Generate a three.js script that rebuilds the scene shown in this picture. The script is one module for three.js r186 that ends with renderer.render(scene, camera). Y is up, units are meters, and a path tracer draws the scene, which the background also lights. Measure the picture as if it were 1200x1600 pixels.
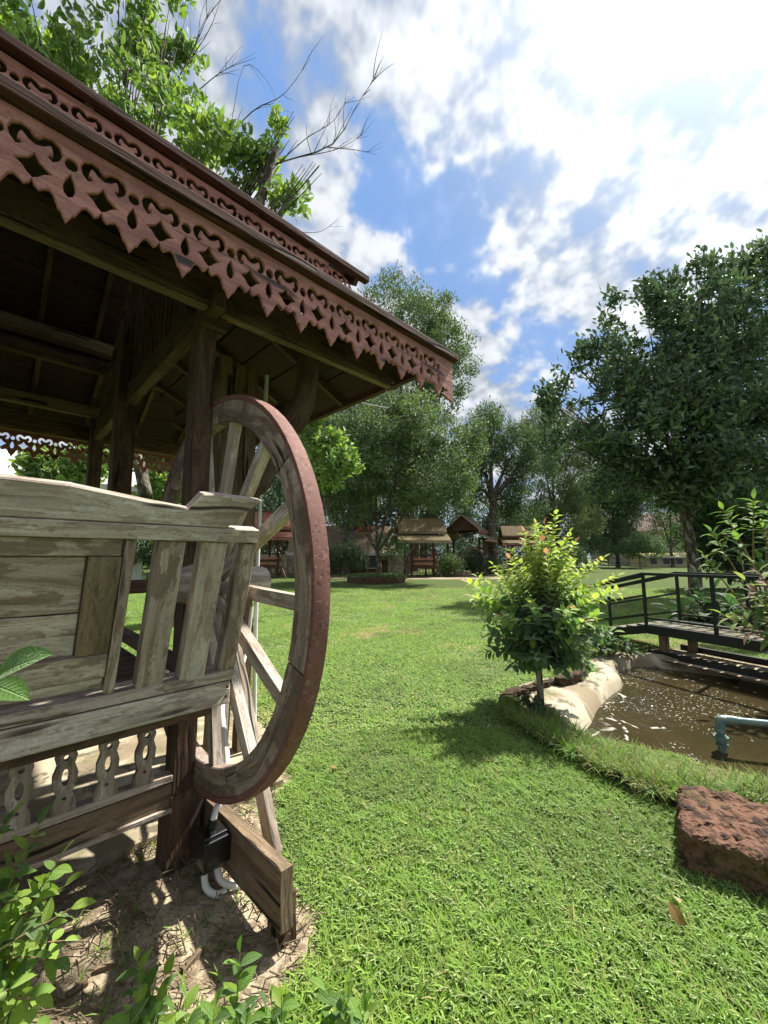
import * as THREE from 'three';
import { mergeGeometries, mergeVertices, toCreasedNormals } from 'three/addons/utils/BufferGeometryUtils.js';
import { RoundedBoxGeometry } from 'three/addons/geometries/RoundedBoxGeometry.js';

// ------------------------------------------------------------------ camera, sky, sun, exposure
const W = 1200, H = 1600, F = 620, EYE = 1.2, TILT = Math.atan(72 / F);
const scene = new THREE.Scene();
const camera = new THREE.PerspectiveCamera(2 * Math.atan(800 / F) * 180 / Math.PI, 0.75, 0.05, 1200);
camera.position.set(0, EYE, 0);
camera.rotation.set(TILT, 0, 0);
const renderer = new THREE.WebGLRenderer({ antialias: true });
renderer.toneMapping = THREE.LinearToneMapping;
renderer.toneMappingExposure = 2.4;
renderer.shadowMap.enabled = true;

const SUN_AZ = 53 * Math.PI / 180, SUN_EL = 55 * Math.PI / 180;
const sunDir = new THREE.Vector3(Math.sin(SUN_AZ) * Math.cos(SUN_EL), Math.sin(SUN_EL), -Math.cos(SUN_AZ) * Math.cos(SUN_EL));
const sun = new THREE.DirectionalLight(new THREE.Color(1, 0.95, 0.84), 4.3);
sun.position.copy(sunDir).multiplyScalar(60);
sun.castShadow = true; sun.shadow.mapSize.set(4096, 4096); sun.shadow.radius = 2.2;
Object.assign(sun.shadow.camera, { left: -30, right: 30, top: 30, bottom: -30, near: 1, far: 140 });
scene.add(sun, sun.target);

// ------------------------------------------------------------------ random numbers and noise
let seed = 12345;
function srand(n) { seed = n >>> 0; }
function rnd() { seed = (seed + 0x6D2B79F5) >>> 0; let t = seed; t = Math.imul(t ^ (t >>> 15), t | 1); t ^= t + Math.imul(t ^ (t >>> 7), t | 61); return ((t ^ (t >>> 14)) >>> 0) / 4294967296; }
const rr = (a, b) => a + (b - a) * rnd();
const clamp = (x, a = 0, b = 1) => x < a ? a : x > b ? b : x;
const mix = (a, b, t) => a + (b - a) * t;
const sst = (a, b, x) => { x = clamp((x - a) / (b - a)); return x * x * (3 - 2 * x); };
const perm = new Uint8Array(512), val = new Float32Array(256);
{ srand(77); for (let i = 0; i < 256; i++) { perm[i] = i; val[i] = rnd(); } for (let i = 255; i > 0; i--) { const j = Math.floor(rnd() * (i + 1)); const t = perm[i]; perm[i] = perm[j]; perm[j] = t; } for (let i = 0; i < 256; i++) perm[256 + i] = perm[i]; }
function vn(x, y, px = 256, py = 256, s = 0) {            // value noise, periodic
  const xf = Math.floor(x), yf = Math.floor(y); let fx = x - xf, fy = y - yf;
  const x0 = ((xf % px) + px) % px, y0 = ((yf % py) + py) % py, x1 = (x0 + 1) % px, y1 = (y0 + 1) % py;
  fx = fx * fx * (3 - 2 * fx); fy = fy * fy * (3 - 2 * fy);
  const a = perm[(x0 + s * 37) & 255], b = perm[(x1 + s * 37) & 255];
  const v00 = val[perm[a + (y0 & 255)]], v10 = val[perm[b + (y0 & 255)]], v01 = val[perm[a + (y1 & 255)]], v11 = val[perm[b + (y1 & 255)]];
  return (v00 + (v10 - v00) * fx) * (1 - fy) + (v01 + (v11 - v01) * fx) * fy;
}
function fbm(x, y, px, py, oct = 4, s = 0, g = 0.5) { let a = 0, w = 1, t = 0; for (let i = 0; i < oct; i++) { a += w * vn(x, y, px, py, s + i); t += w; w *= g; x *= 2; y *= 2; px *= 2; py *= 2; } return a / t; }
function n3(x, y, z) { return vn(x + z * 1.7, y - z * 0.9, 256, 256, 3) * 0.5 + vn(z + y * 0.8, x - y * 0.6, 256, 256, 9) * 0.5; }

// ------------------------------------------------------------------ pixel of the photo -> point at a real depth (metres ahead)
const ct = Math.cos(TILT), st = Math.sin(TILT);
function dirOf(px, py) { const x = (px - 600) / F, y = -(py - 800) / F; return new THREE.Vector3(x, y * ct + st, y * st - ct); }
function at(px, py, depth) { const d = dirOf(px, py); return new THREE.Vector3(0, EYE, 0).addScaledVector(d, depth / -d.z); }

// ------------------------------------------------------------------ the sky: blue air, broken cloud, glare round the sun
{
  const SW = 2048, SH = 1024, a = new Float32Array(SW * SH * 4);
  const proj = (d) => [d.x / (d.y + 0.30), d.z / (d.y + 0.30)];
  const band = [[900, 600], [840, 530], [760, 440], [700, 370], [620, 310]].map(p => proj(dirOf(...p).normalize()));
  const gap = (x, z) => { let m = 9; for (let i = 0; i + 1 < band.length; i++) { const [ax, az] = band[i], [bx, bz] = band[i + 1]; const dx = bx - ax, dz = bz - az, t = clamp(((x - ax) * dx + (z - az) * dz) / (dx * dx + dz * dz)); m = Math.min(m, Math.hypot(x - ax - t * dx, z - az - t * dz)); } return m; };
  for (let j = SH / 2; j < SH; j++) {
    const el = ((j + 0.5) / SH - 0.5) * Math.PI, cy = Math.cos(el), sy = Math.sin(el);
    for (let i = 0; i < SW; i++) {
      const az = ((i + 0.5) / SW - 0.5) * 2 * Math.PI, k = (j * SW + i) * 4, dx = cy * Math.cos(az), dz = cy * Math.sin(az);
      const y = Math.max(sy, 0.0), cs = clamp(dx * sunDir.x + sy * sunDir.y + dz * sunDir.z, -1, 1), ang = Math.acos(cs);
      const hz = Math.exp(-y * 4.5);
      let r = mix(0.075, 0.30, hz), g = mix(0.155, 0.35, hz), b = mix(0.34, 0.44, hz);
      const px = dx / (y + 0.30), pz = dz / (y + 0.30);
      const wx = fbm(px * 1.6 + 9, pz * 1.6, 256, 256, 3, 1) - 0.5, wz = fbm(px * 1.6, pz * 1.6 + 31, 256, 256, 3, 2) - 0.5;
      const n = fbm(px * 2.6 + wx * 1.2 + 40, pz * 2.6 + wz * 1.2 + 40, 256, 256, 4, 4, 0.55);
      const puff = fbm(px * 11 + wx * 1.4 + 70, pz * 11 + wz * 1.4 + 20, 256, 256, 5, 12, 0.58), fine = fbm(px * 36 + wx * 2, pz * 36 + wz * 2, 256, 256, 3, 19, 0.6);
      const gp = gap(px, pz) + wx * 0.35 + (puff - 0.5) * 0.16;
      const cov = 0.77 + 0.8 * (n - 0.5) + 1.15 * (puff - 0.5) + 0.35 * (fine - 0.5) - 0.50 * Math.exp(-gp * gp / 0.013);
      let c = 0.10 + 0.90 * sst(0.30, 0.74, cov);
      const veil = sst(0.7, 0.1, ang); c = mix(c, 1, veil * 0.75);
      const lit = sst(0.36, 0.66, puff * 0.6 + n * 0.15 + fine * 0.25);
      const shade = mix(0.58, 1.12, lit) * mix(1, 0.97, c);
      const glow = 0.30 * Math.exp(-ang * 3.0) + 2.4 * Math.exp(-ang * ang * 10);
      const cr = mix(0.325, 0.355, lit) * shade * (1 + glow), cg = mix(0.35, 0.365, lit) * shade * (1 + glow), cb = mix(0.385, 0.38, lit) * shade * (1 + glow * 0.97);
      const sky = 1 + 0.5 * Math.exp(-ang * 2.5);
      r = mix(r * sky, cr, c * 0.94); g = mix(g * sky, cg, c * 0.94); b = mix(b * (1 + 0.3 * Math.exp(-ang * 2.5)), cb, c * 0.94);
      a[k] = r; a[k + 1] = g; a[k + 2] = b; a[k + 3] = 1;
    }
  }
  { const k0 = SH / 2 * SW * 4; for (let k = 0; k < k0; k += 4) { a[k] = 0.25; a[k + 1] = 0.28; a[k + 2] = 0.26; a[k + 3] = 1; } }
  const t = new THREE.DataTexture(a, SW, SH, THREE.RGBAFormat, THREE.FloatType);
  t.mapping = THREE.EquirectangularReflectionMapping; t.magFilter = t.minFilter = THREE.LinearFilter; t.needsUpdate = true;
  scene.background = t; scene.environment = t;
}

// ------------------------------------------------------------------ names, groups, small builders
const taken = {};
function numbered(n) { const k = taken[n] = (taken[n] ?? -1) + 1; return k ? `${n}_${String(k).padStart(3, '0')}` : n; }
function tag(o, label, category, group, kind) { o.userData.label = label; o.userData.category = category; if (group) o.userData.group = group; if (kind) o.userData.kind = kind; return o; }
function thing(name, label, category, pos = [0, 0, 0], turn = 0, group) { const o = new THREE.Group(); o.name = numbered(name); scene.add(o); o.position.set(...pos); o.rotation.y = turn; return tag(o, label, category, group); }
function part(name, geo, mat, parent, pos, rot) { const m = new THREE.Mesh(geo, mat); m.name = name; m.castShadow = m.receiveShadow = true; if (pos) m.position.copy(pos.isVector3 ? pos : V(...pos)); if (rot) m.rotation.set(...rot); parent.add(m); return m; }
function top(name, geo, mat, label, category, group) { const m = part(numbered(name), geo, mat, scene); return tag(m, label, category, group); }
function struct(name, geo, mat) { const m = part(numbered(name), geo, mat, scene); m.userData.kind = 'structure'; return m; }
const V = (x, y, z) => new THREE.Vector3(x, y, z);
const _m = new THREE.Matrix4(), _q = new THREE.Quaternion(), _e = new THREE.Euler();
function inst(name, geo, mat, list, parent) {            // list of { m: Matrix4, c: [r,g,b] }
  const o = new THREE.InstancedMesh(geo, mat, list.length); o.name = name; o.castShadow = o.receiveShadow = true; o.userData.kind = 'stuff';
  const c = new THREE.Color(); list.forEach((l, i) => { o.setMatrixAt(i, l.m); o.setColorAt(i, c.setRGB(...l.c)); });
  (parent ?? scene).add(o); return o;
}
function trs(p, e, s) { return new THREE.Matrix4().compose(p, _q.setFromEuler(_e.set(...e)), Array.isArray(s) ? V(...s) : V(s, s, s)); }

// box-mapped uv in metres; the grain runs along `axis`
function boxUV(g, axis = 0, off = null) {
  g = g.index ? g.toNonIndexed() : g; const p = g.attributes.position, n = p.count, uv = new Float32Array(n * 2), o = off ?? [rnd() * 7, rnd() * 7];
  const a = V(0, 0, 0), b = V(0, 0, 0), c = V(0, 0, 0), ax = ['x', 'y', 'z'];
  for (let i = 0; i < n; i += 3) {
    a.fromBufferAttribute(p, i); b.fromBufferAttribute(p, i + 1); c.fromBufferAttribute(p, i + 2);
    const nn = b.clone().sub(a).cross(c.clone().sub(a)), m = [Math.abs(nn.x), Math.abs(nn.y), Math.abs(nn.z)];
    const d = m[0] >= m[1] && m[0] >= m[2] ? 0 : m[1] >= m[2] ? 1 : 2; let u = axis, v;
    if (d === axis) { u = (axis + 1) % 3; v = (axis + 2) % 3; } else v = 3 - axis - d;
    [a, b, c].forEach((q, k) => { uv[(i + k) * 2] = q[ax[u]] + o[0] + d * 0.37; uv[(i + k) * 2 + 1] = q[ax[v]] + o[1] + d * 0.21; });
  }
  g.setAttribute('uv', new THREE.BufferAttribute(uv, 2)); return g;
}
function beamGeo(l, h, d, bev = 0.005, axis = 0) { return boxUV(new RoundedBoxGeometry(l, h, d, 1, Math.min(bev, h * 0.3, d * 0.3, l * 0.3)), axis); }
// bar from A to B, section w (sideways) x h (upwards)
function bar(name, parent, mat, A, B, w, h, bev = 0.005, upv = V(0, 1, 0)) {
  const X = B.clone().sub(A), L = X.length(); X.normalize(); const Z = X.clone().cross(upv); if (Z.lengthSq() < 1e-6) Z.set(0, 0, 1); Z.normalize(); const Y = Z.clone().cross(X);
  const m = part(name, beamGeo(L, h, w, bev), mat, parent); m.quaternion.setFromRotationMatrix(_m.makeBasis(X, Y, Z)); m.position.copy(A).add(B).multiplyScalar(0.5); return m;
}
function jitter(g, amt, f = 8) { const p = g.attributes.position; for (let i = 0; i < p.count; i++) { const x = p.getX(i), y = p.getY(i), z = p.getZ(i); p.setXYZ(i, x + amt * (n3(x * f + 3, y * f, z * f) - 0.5) * 2, y + amt * (n3(x * f, y * f + 7, z * f) - 0.5) * 2, z + amt * (n3(x * f, y * f, z * f + 5) - 0.5) * 2); } g.computeVertexNormals(); return g; }
function roughBox(l, h, d, amt, f = 8, seg = [14, 3, 3], axis = 0) { let g = new THREE.BoxGeometry(l, h, d, ...seg); g.deleteAttribute('uv'); g.deleteAttribute('normal'); g = mergeVertices(g); jitter(g, amt, f); return toCreasedNormals(boxUV(g, axis), 0.6); }
function tube(pts, r, seg = 24, rad = 8, closed = false) { return new THREE.TubeGeometry(new THREE.CatmullRomCurve3(pts, closed), seg, r, rad, closed); }
// tapered tube along points with radii
function limb(pts, radii, rad = 7, wob = 0) {
  const pos = [], idx = [], uv = []; let L = 0; const n = pts.length, T = V(0, 0, 0), U = V(0, 0, 0), B = V(0, 0, 0);
  for (let i = 0; i < n; i++) {
    T.copy(pts[Math.min(i + 1, n - 1)]).sub(pts[Math.max(i - 1, 0)]).normalize();
    if (i) L += pts[i].distanceTo(pts[i - 1]);
    U.set(Math.abs(T.y) > 0.9 ? 1 : 0, Math.abs(T.y) > 0.9 ? 0 : 1, 0).cross(T).normalize(); B.crossVectors(T, U);
    for (let j = 0; j <= rad; j++) { const a = j / rad * Math.PI * 2, r = radii[i] * (1 + wob * (vn(j % rad * 1.3 + 3, i * 0.7 + L, 256, 256, 5) - 0.5) * 2); pos.push(pts[i].x + (U.x * Math.cos(a) + B.x * Math.sin(a)) * r, pts[i].y + (U.y * Math.cos(a) + B.y * Math.sin(a)) * r, pts[i].z + (U.z * Math.cos(a) + B.z * Math.sin(a)) * r); uv.push(L, j / rad * Math.max(0.3, radii[0] * 6)); }
  }
  for (let i = 0; i + 1 < n; i++) for (let j = 0; j < rad; j++) { const a = i * (rad + 1) + j, b = a + rad + 1; idx.push(a, a + 1, b, b, a + 1, b + 1); }
  const g = new THREE.BufferGeometry(); g.setAttribute('position', new THREE.Float32BufferAttribute(pos, 3)); g.setAttribute('uv', new THREE.Float32BufferAttribute(uv, 2)); g.setIndex(idx); g.computeVertexNormals(); return g;
}
function merge(list) { return mergeGeometries(list.map(g => { g = g.index ? g.toNonIndexed() : g; for (const k of Object.keys(g.attributes)) if (!['position', 'normal', 'uv'].includes(k)) g.deleteAttribute(k); return g; })); }
function leafGeo(len, wid, fold = 0.25, curl = 0.25, seg = 4, shape = 0.8) {   // along +y, face +z
  const pos = [], uv = [], idx = [];
  for (let i = 0; i <= seg; i++) {
    const t = i / seg, w = wid * 0.5 * Math.pow(Math.sin(Math.PI * Math.pow(t, shape)), 0.8), y = len * (t - curl * 0.15 * t * t), z = -len * curl * t * t;
    pos.push(-w, y, z + w * fold, 0, y, z, w, y, z + w * fold); uv.push(0, t, 0.5, t, 1, t);
  }
  for (let i = 0; i < seg; i++) { const a = i * 3; idx.push(a, a + 1, a + 3, a + 3, a + 1, a + 4, a + 1, a + 2, a + 4, a + 4, a + 2, a + 5); }
  const g = new THREE.BufferGeometry(); g.setAttribute('position', new THREE.Float32BufferAttribute(pos, 3)); g.setAttribute('uv', new THREE.Float32BufferAttribute(uv, 2)); g.setIndex(idx); g.computeVertexNormals(); return g;
}
function clump(n, len, wid, spread, seg = 2, upBias = 0.3) { const l = []; for (let i = 0; i < n; i++) { const g = leafGeo(len * rr(0.7, 1.2), wid * rr(0.8, 1.2), 0.3, rr(0.1, 0.6), seg); g.applyMatrix4(trs(V(rr(-1, 1), rr(-1, 1), rr(-1, 1)).multiplyScalar(spread), [rr(-1.6, 1.6) - upBias, rr(0, 6.28), rr(-1.2, 1.2)], 1)); l.push(g); } return merge(l); }

// ------------------------------------------------------------------ computed textures
function tex(w, h, fn, srgb = true) {
  const c = new Uint8Array(w * h * 4), b = new Uint8Array(w * h * 4);
  for (let j = 0; j < h; j++) for (let i = 0; i < w; i++) { const k = (j * w + i) * 4, o = fn(i / w, j / h); c[k] = clamp(o[0], 0, 255); c[k + 1] = clamp(o[1], 0, 255); c[k + 2] = clamp(o[2], 0, 255); c[k + 3] = 255; const hh = clamp(o[3] ?? 0.5) * 255; b[k] = b[k + 1] = b[k + 2] = hh; b[k + 3] = 255; }
  const mk = (d, s) => { const t = new THREE.DataTexture(d, w, h); t.wrapS = t.wrapT = THREE.RepeatWrapping; t.magFilter = THREE.LinearFilter; t.minFilter = THREE.LinearMipmapLinearFilter; t.generateMipmaps = true; if (s) t.colorSpace = THREE.SRGBColorSpace; t.needsUpdate = true; return t; };
  return { map: mk(c, srgb), bump: mk(b, false) };
}
const lerp3 = (a, b, t) => [mix(a[0], b[0], t), mix(a[1], b[1], t), mix(a[2], b[2], t)];
// weathered wood: 1 m of grain along u, 1 m across
function woodTex(base, dark, light, o = {}) {
  const s = o.s ?? 0, pd = o.dark ?? 0.5, pl = o.light ?? 0.5, n = 1024;
  return tex(512, 768, (u, v) => {
    const warp = (fbm(u * 3, v * 8, 3, 8, 3, s + 1) - 0.5) * 0.06;
    const g1 = vn(u * 4, (v + warp) * 70, 4, 70, s + 2), g2 = vn(u * 10, (v + warp) * 220, 10, 220, s + 3), g3 = fbm(u * 5, (v + warp) * 26, 5, 26, 3, s + 4);
    const crack = sst(0.74, 0.86, vn(u * 3, (v + warp) * 62, 3, 62, s + 5)) * sst(0.40, 0.62, fbm(u * 4, v * 10, 4, 10, 2, s + 6));
    const blot = fbm(u * 7, v * 20, 7, 20, 5, s + 8, 0.62), blot2 = fbm(u * 6, v * 26, 6, 26, 5, s + 14, 0.64), fine = vn(u * 300, v * 400, 300, 400, s + 9);
    const sp = sst(0.66, 0.74, vn(u * 60 + warp * 90, v * 150, 60, 150, s + 17)) * sst(0.4, 0.6, blot2); let c = lerp3(base, dark, 0.40 * sst(0.38, 0.78, g1) + 0.26 * sst(0.3, 0.8, g2) + 0.4 * sp);
    const pk = sst(0.56 - 0.1 * pd, 0.60 - 0.06 * pd, blot + 0.10 * (g3 - 0.5)) * pd; c = lerp3(c, dark, pk * 0.8);
    const bb = blot2 + 0.10 * (g1 - 0.5) + 0.06 * (g2 - 0.5), lk = sst(0.535, 0.565, bb) * pl, rim = sst(0.02, 0.0, Math.abs(bb - 0.535)) * pl; c = lerp3(c, light, lk * 0.55); c = lerp3(c, dark, rim * 0.45);
    const k = 0.93 + 0.14 * (fine - 0.5) + 0.16 * (g3 - 0.5); c = [c[0] * k, c[1] * k, c[2] * k]; c = lerp3(c, [dark[0] * 0.35, dark[1] * 0.33, dark[2] * 0.3], crack);
    return [...c, 0.5 + 0.22 * (g1 - 0.5) + 0.18 * (g2 - 0.5) + 0.1 * lk - 0.06 * pk - 0.5 * crack + 0.1 * (g3 - 0.5)];
  });
}
function std(t, o = {}) { return new THREE.MeshStandardMaterial({ map: t.map, bumpMap: t.bump, bumpScale: o.bump ?? 0.004, roughness: o.rough ?? 0.85, color: o.color ?? 0xffffff, metalness: o.metal ?? 0 }); }
const M = {};
{
  const grey = woodTex([186, 171, 158], [110, 90, 76], [222, 213, 204], { s: 1, dark: 0.75, light: 0.6 });
  M.bench = std(grey, { bump: 0.006 });
  const pale = woodTex([202, 189, 176], [130, 110, 95], [230, 223, 214], { s: 21, dark: 0.45, light: 0.8 });
  M.pale = std(pale, { bump: 0.006 });
  const brown = woodTex([104, 78, 58], [52, 36, 25], [138, 112, 90], { s: 41, dark: 0.6, light: 0.4 });
  M.brown = std(brown, { bump: 0.006 });
  M.wheel = std(woodTex([170, 153, 139], [94, 74, 63], [210, 201, 190], { s: 61, dark: 0.7, light: 0.55 }), { bump: 0.008 });
  M.grain = std(woodTex([136, 116, 92], [76, 58, 41], [172, 158, 136], { s: 81, dark: 0.3, light: 0.3 }), { bump: 0.008 });
  M.trim = std(woodTex([194, 132, 120], [134, 82, 72], [210, 164, 138], { s: 101, dark: 0.45, light: 0.35 }), { bump: 0.003, rough: 0.6 });
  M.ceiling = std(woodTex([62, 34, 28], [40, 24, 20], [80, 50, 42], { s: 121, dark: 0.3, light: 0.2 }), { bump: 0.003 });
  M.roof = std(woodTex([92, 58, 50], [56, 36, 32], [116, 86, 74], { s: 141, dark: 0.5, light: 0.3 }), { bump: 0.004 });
  const rust = tex(512, 512, (u, v) => { const a = fbm(u * 12, v * 12, 12, 12, 4, 3), p = sst(0.64, 0.76, fbm(u * 110, v * 90, 110, 90, 2, 6)), l = sst(0.62, 0.74, fbm(u * 90, v * 80, 90, 80, 3, 11)); let c = lerp3([136, 94, 84], [106, 68, 60], a); c = lerp3(c, [78, 52, 47], p * 0.55); c = lerp3(c, [164, 130, 120], l * 0.5); return [...c, 0.6 - 0.5 * p + 0.12 * l + 0.1 * (a - 0.5)]; });
  M.tire = std(rust, { bump: 0.001, rough: 0.8 });
  const conc = tex(768, 768, (u, v) => { const a = fbm(u * 5, v * 5, 5, 5, 5, 2, 0.55), b = fbm(u * 14, v * 14, 14, 14, 4, 9, 0.6), f = vn(u * 400, v * 400, 400, 400, 5), k = sst(0.57, 0.66, b), cr = sst(0.012, 0, Math.abs(fbm(u * 4, v * 4, 4, 4, 4, 17) - 0.5)); let c = lerp3([176, 164, 142], [132, 118, 96], sst(0.35, 0.7, a)); c = lerp3(c, [92, 84, 66], k * 0.8); c = lerp3(c, [104, 104, 70], sst(0.55, 0.7, fbm(u * 7, v * 7, 7, 7, 4, 27)) * 0.45); c = lerp3(c, [70, 62, 50], cr * 0.15); const q = 0.92 + 0.16 * f; return [c[0] * q, c[1] * q, c[2] * q, 0.5 + 0.3 * (b - 0.5) + 0.12 * (f - 0.5) - 0.05 * cr]; });
  M.concrete = std(conc, { bump: 0.006, rough: 0.9 });
  const soil = tex(768, 768, (u, v) => { const a = fbm(u * 4, v * 4, 4, 4, 4, 3), b = fbm(u * 40, v * 40, 40, 40, 4, 8, 0.65), f = vn(u * 300, v * 300, 300, 300, 2), straw = Math.max(sst(0.80, 0.9, vn(u * 26 + v * 9, v * 190 - u * 40, 256, 256, 4)), sst(0.82, 0.9, vn(u * 170 + v * 60, v * 24 - u * 8, 256, 256, 6))); let c = lerp3([158, 144, 122], [112, 98, 80], sst(0.35, 0.65, b)); c = lerp3(c, [186, 172, 146], sst(0.5, 0.75, a) * 0.6); c = lerp3(c, [176, 152, 116], straw * 0.55); const q = 0.85 + 0.3 * f; return [c[0] * q, c[1] * q, c[2] * q, 0.3 + 0.5 * b + 0.2 * straw]; });
  M.soil = std(soil, { bump: 0.012, rough: 1 });
  const lat = tex(512, 512, (u, v) => { const a = fbm(u * 9, v * 9, 9, 9, 4, 3), b = fbm(u * 30, v * 30, 30, 30, 4, 8, 0.65), m = sst(0.5, 0.68, fbm(u * 4, v * 4, 4, 4, 4, 15)); let c = lerp3([104, 74, 58], [54, 39, 31], sst(0.38, 0.62, b)); c = lerp3(c, [124, 92, 72], sst(0.55, 0.8, a) * 0.4); c = lerp3(c, [96, 84, 48], m * 0.5); return [...c, b]; });
  M.laterite = std(lat, { bump: 0.03, rough: 1 });
  const bark = tex(512, 512, (u, v) => { const a = fbm(u * 6, v * 14, 6, 14, 4, 3, 0.6), b = fbm(u * 24, v * 30, 24, 30, 3, 7), l = sst(0.56, 0.62, fbm(u * 7, v * 7, 7, 7, 4, 12)); let c = lerp3([104, 92, 78], [58, 48, 40], sst(0.35, 0.65, a)); c = lerp3(c, [158, 156, 142], l * 0.6); const q = 0.85 + 0.3 * b; return [c[0] * q, c[1] * q, c[2] * q, 0.6 * a + 0.4 * b]; });
  M.bark = std(bark, { bump: 0.02, rough: 0.95 });
  const turf = tex(512, 512, (u, v) => { const a = fbm(u * 5, v * 5, 5, 5, 4, 3), b = fbm(u * 60, v * 60, 60, 60, 3, 8, 0.65), f = vn(u * 400, v * 400, 400, 400, 2); let c = lerp3([74, 98, 26], [110, 134, 36], sst(0.3, 0.7, b)); c = lerp3(c, [118, 116, 56], sst(0.52, 0.72, a) * 0.4); const q = 0.75 + 0.5 * f; return [c[0] * q, c[1] * q, c[2] * q, b]; });
  M.turf = std(turf, { bump: 0.03, rough: 1, color: 0xb8bcae });
  const tile = tex(512, 512, (u, v) => { const a = fbm(u * 8, v * 8, 8, 8, 4, 3), f = vn(u * 120, v * 120, 120, 120, 2), m = sst(0.5, 0.7, fbm(u * 5, v * 5, 5, 5, 4, 9)); let c = lerp3([146, 124, 100], [100, 84, 70], a); c = lerp3(c, [122, 116, 84], m * 0.7); const q = 0.85 + 0.3 * f; return [c[0] * q, c[1] * q, c[2] * q, f]; });
  M.tile = std(tile, { bump: 0.006 }); M.tileMoss = std(tile, { bump: 0.006, color: 0xd6d0a4 }); M.tileRed = std(tile, { bump: 0.004, color: 0xd88474 });
  M.grey = new THREE.MeshStandardMaterial({ color: 0xb8b6ae, roughness: 0.9 });
  M.black = new THREE.MeshStandardMaterial({ color: 0x15181a, roughness: 0.45, metalness: 0.3 });
  M.blackPlastic = new THREE.MeshPhysicalMaterial({ color: 0x0e1012, roughness: 0.35, clearcoat: 0.2 });
  M.pvc = new THREE.MeshStandardMaterial({ color: 0xd8d8d2, roughness: 0.35 });
  const pipe = tex(256, 256, (u, v) => { const b = sst(0.5, 0.62, fbm(u * 8, v * 8, 8, 8, 4, 3)); const c = lerp3([66, 104, 108], [128, 130, 104], b * 0.7); return [...c, 0.5 + 0.3 * b]; });
  M.pipe = std(pipe, { bump: 0.002, rough: 0.45 });
  const deck = woodTex([122, 116, 104], [78, 72, 60], [156, 152, 140], { s: 161, dark: 0.4, light: 0.6 });
  M.deck = [0xffffff, 0xd8dccc, 0xc4cc9c, 0xe6dcd0].map(c => std(deck, { color: c }));
  M.redPaint = new THREE.MeshStandardMaterial({ color: 0x8e2018, roughness: 0.6 });
  M.redLine = new THREE.MeshStandardMaterial({ color: 0xd88070, roughness: 0.6 });
  M.wall = new THREE.MeshStandardMaterial({ color: 0xb4aa78, roughness: 0.9 });
  M.glassDark = new THREE.MeshStandardMaterial({ color: 0x1c211f, roughness: 0.25 });
  M.hay = new THREE.MeshStandardMaterial({ color: 0xffffff, roughness: 0.9 });
}
const leafMat = (t = 0.4, coat = 0.35) => new THREE.MeshPhysicalMaterial({ color: 0xffffff, roughness: 0.95, transmission: t, thickness: 0, side: THREE.DoubleSide, clearcoat: coat, clearcoatRoughness: 0.38 });
M.leaf = leafMat(0.42, 0.25); M.leafGloss = leafMat(0.3, 0.5); M.leafThin = leafMat(0.58, 0.1); M.grassBlade = leafMat(0.45, 0.07);
const veins = tex(96, 192, (u, v) => { const x = Math.abs(u - 0.5) * 2, mid = sst(0.09, 0.02, x), side = sst(0.16, 0.02, Math.abs(((v * 9 - x * 2.2) % 1 + 1) % 1 - 0.5) * 2 * 0.5) * sst(1, 0.3, x), n = vn(u * 20, v * 30, 20, 30, 4), k = 205 + 26 * (n - 0.5) + 40 * mid + 20 * side; return [k, k, k, 0.5 - 0.4 * mid - 0.25 * side + 0.1 * n]; });
const leafColor = (r, g, b, t = 0.45, coat = 0.35) => { const m = leafMat(Math.min(0.6, t + 0.1), coat); m.specularIntensity = 0.5; m.map = veins.map; m.bumpMap = veins.bump; m.bumpScale = 0.004; m.color.setRGB(r * 1.25, g * 1.25, b * 1.25); return m; };

// ------------------------------------------------------------------ ground, pond basin, paths (the setting)
const YAW = Math.atan(628 / (F * ct + 72 * st)), LD = V(Math.sin(YAW), 0, -Math.cos(YAW)), PD = V(-Math.cos(YAW), 0, -Math.sin(YAW));
const uq = (u, h, q) => V(LD.x * u + PD.x * q, h, LD.z * u + PD.z * q);      // cart axes -> world
const waterLine = new THREE.CatmullRomCurve3([[1.40, -2.96], [1.60, -3.25], [1.86, -3.6], [2.13, -3.9], [2.44, -4.22], [2.62, -4.62], [3.06, -4.90], [3.56, -4.62], [3.92, -4.2], [3.75, -3.7], [3.45, -3.1], [3.1, -2.6], [2.85, -2.15], [2.5, -1.98], [2.12, -2.3], [1.74, -2.66]].map(p => V(p[0], 0, p[1])), true);
const NP = 160, poolPts = waterLine.getSpacedPoints(NP).slice(0, NP);
const poolNorm = poolPts.map((p, i) => { const t = poolPts[(i + 1) % NP].clone().sub(poolPts[(i + NP - 1) % NP]).normalize(); return V(-t.z, 0, t.x).multiplyScalar(1); });
{ const c = V(2.9, 0, -3.3); let s = 0; poolPts.forEach((p, i) => { s += poolNorm[i].dot(p.clone().sub(c)); }); if (s < 0) poolNorm.forEach(n => n.negate()); }
const lipW = poolPts.map((p) => { const left = sst(2.6, 1.7, p.x) * sst(-2.9, -3.3, p.z), back = sst(-4.2, -4.6, p.z); const nearS = sst(-3.0, -2.7, p.z); return 0.2 + 0.46 * left + 0.1 * back - 0.12 * nearS; });
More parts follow.
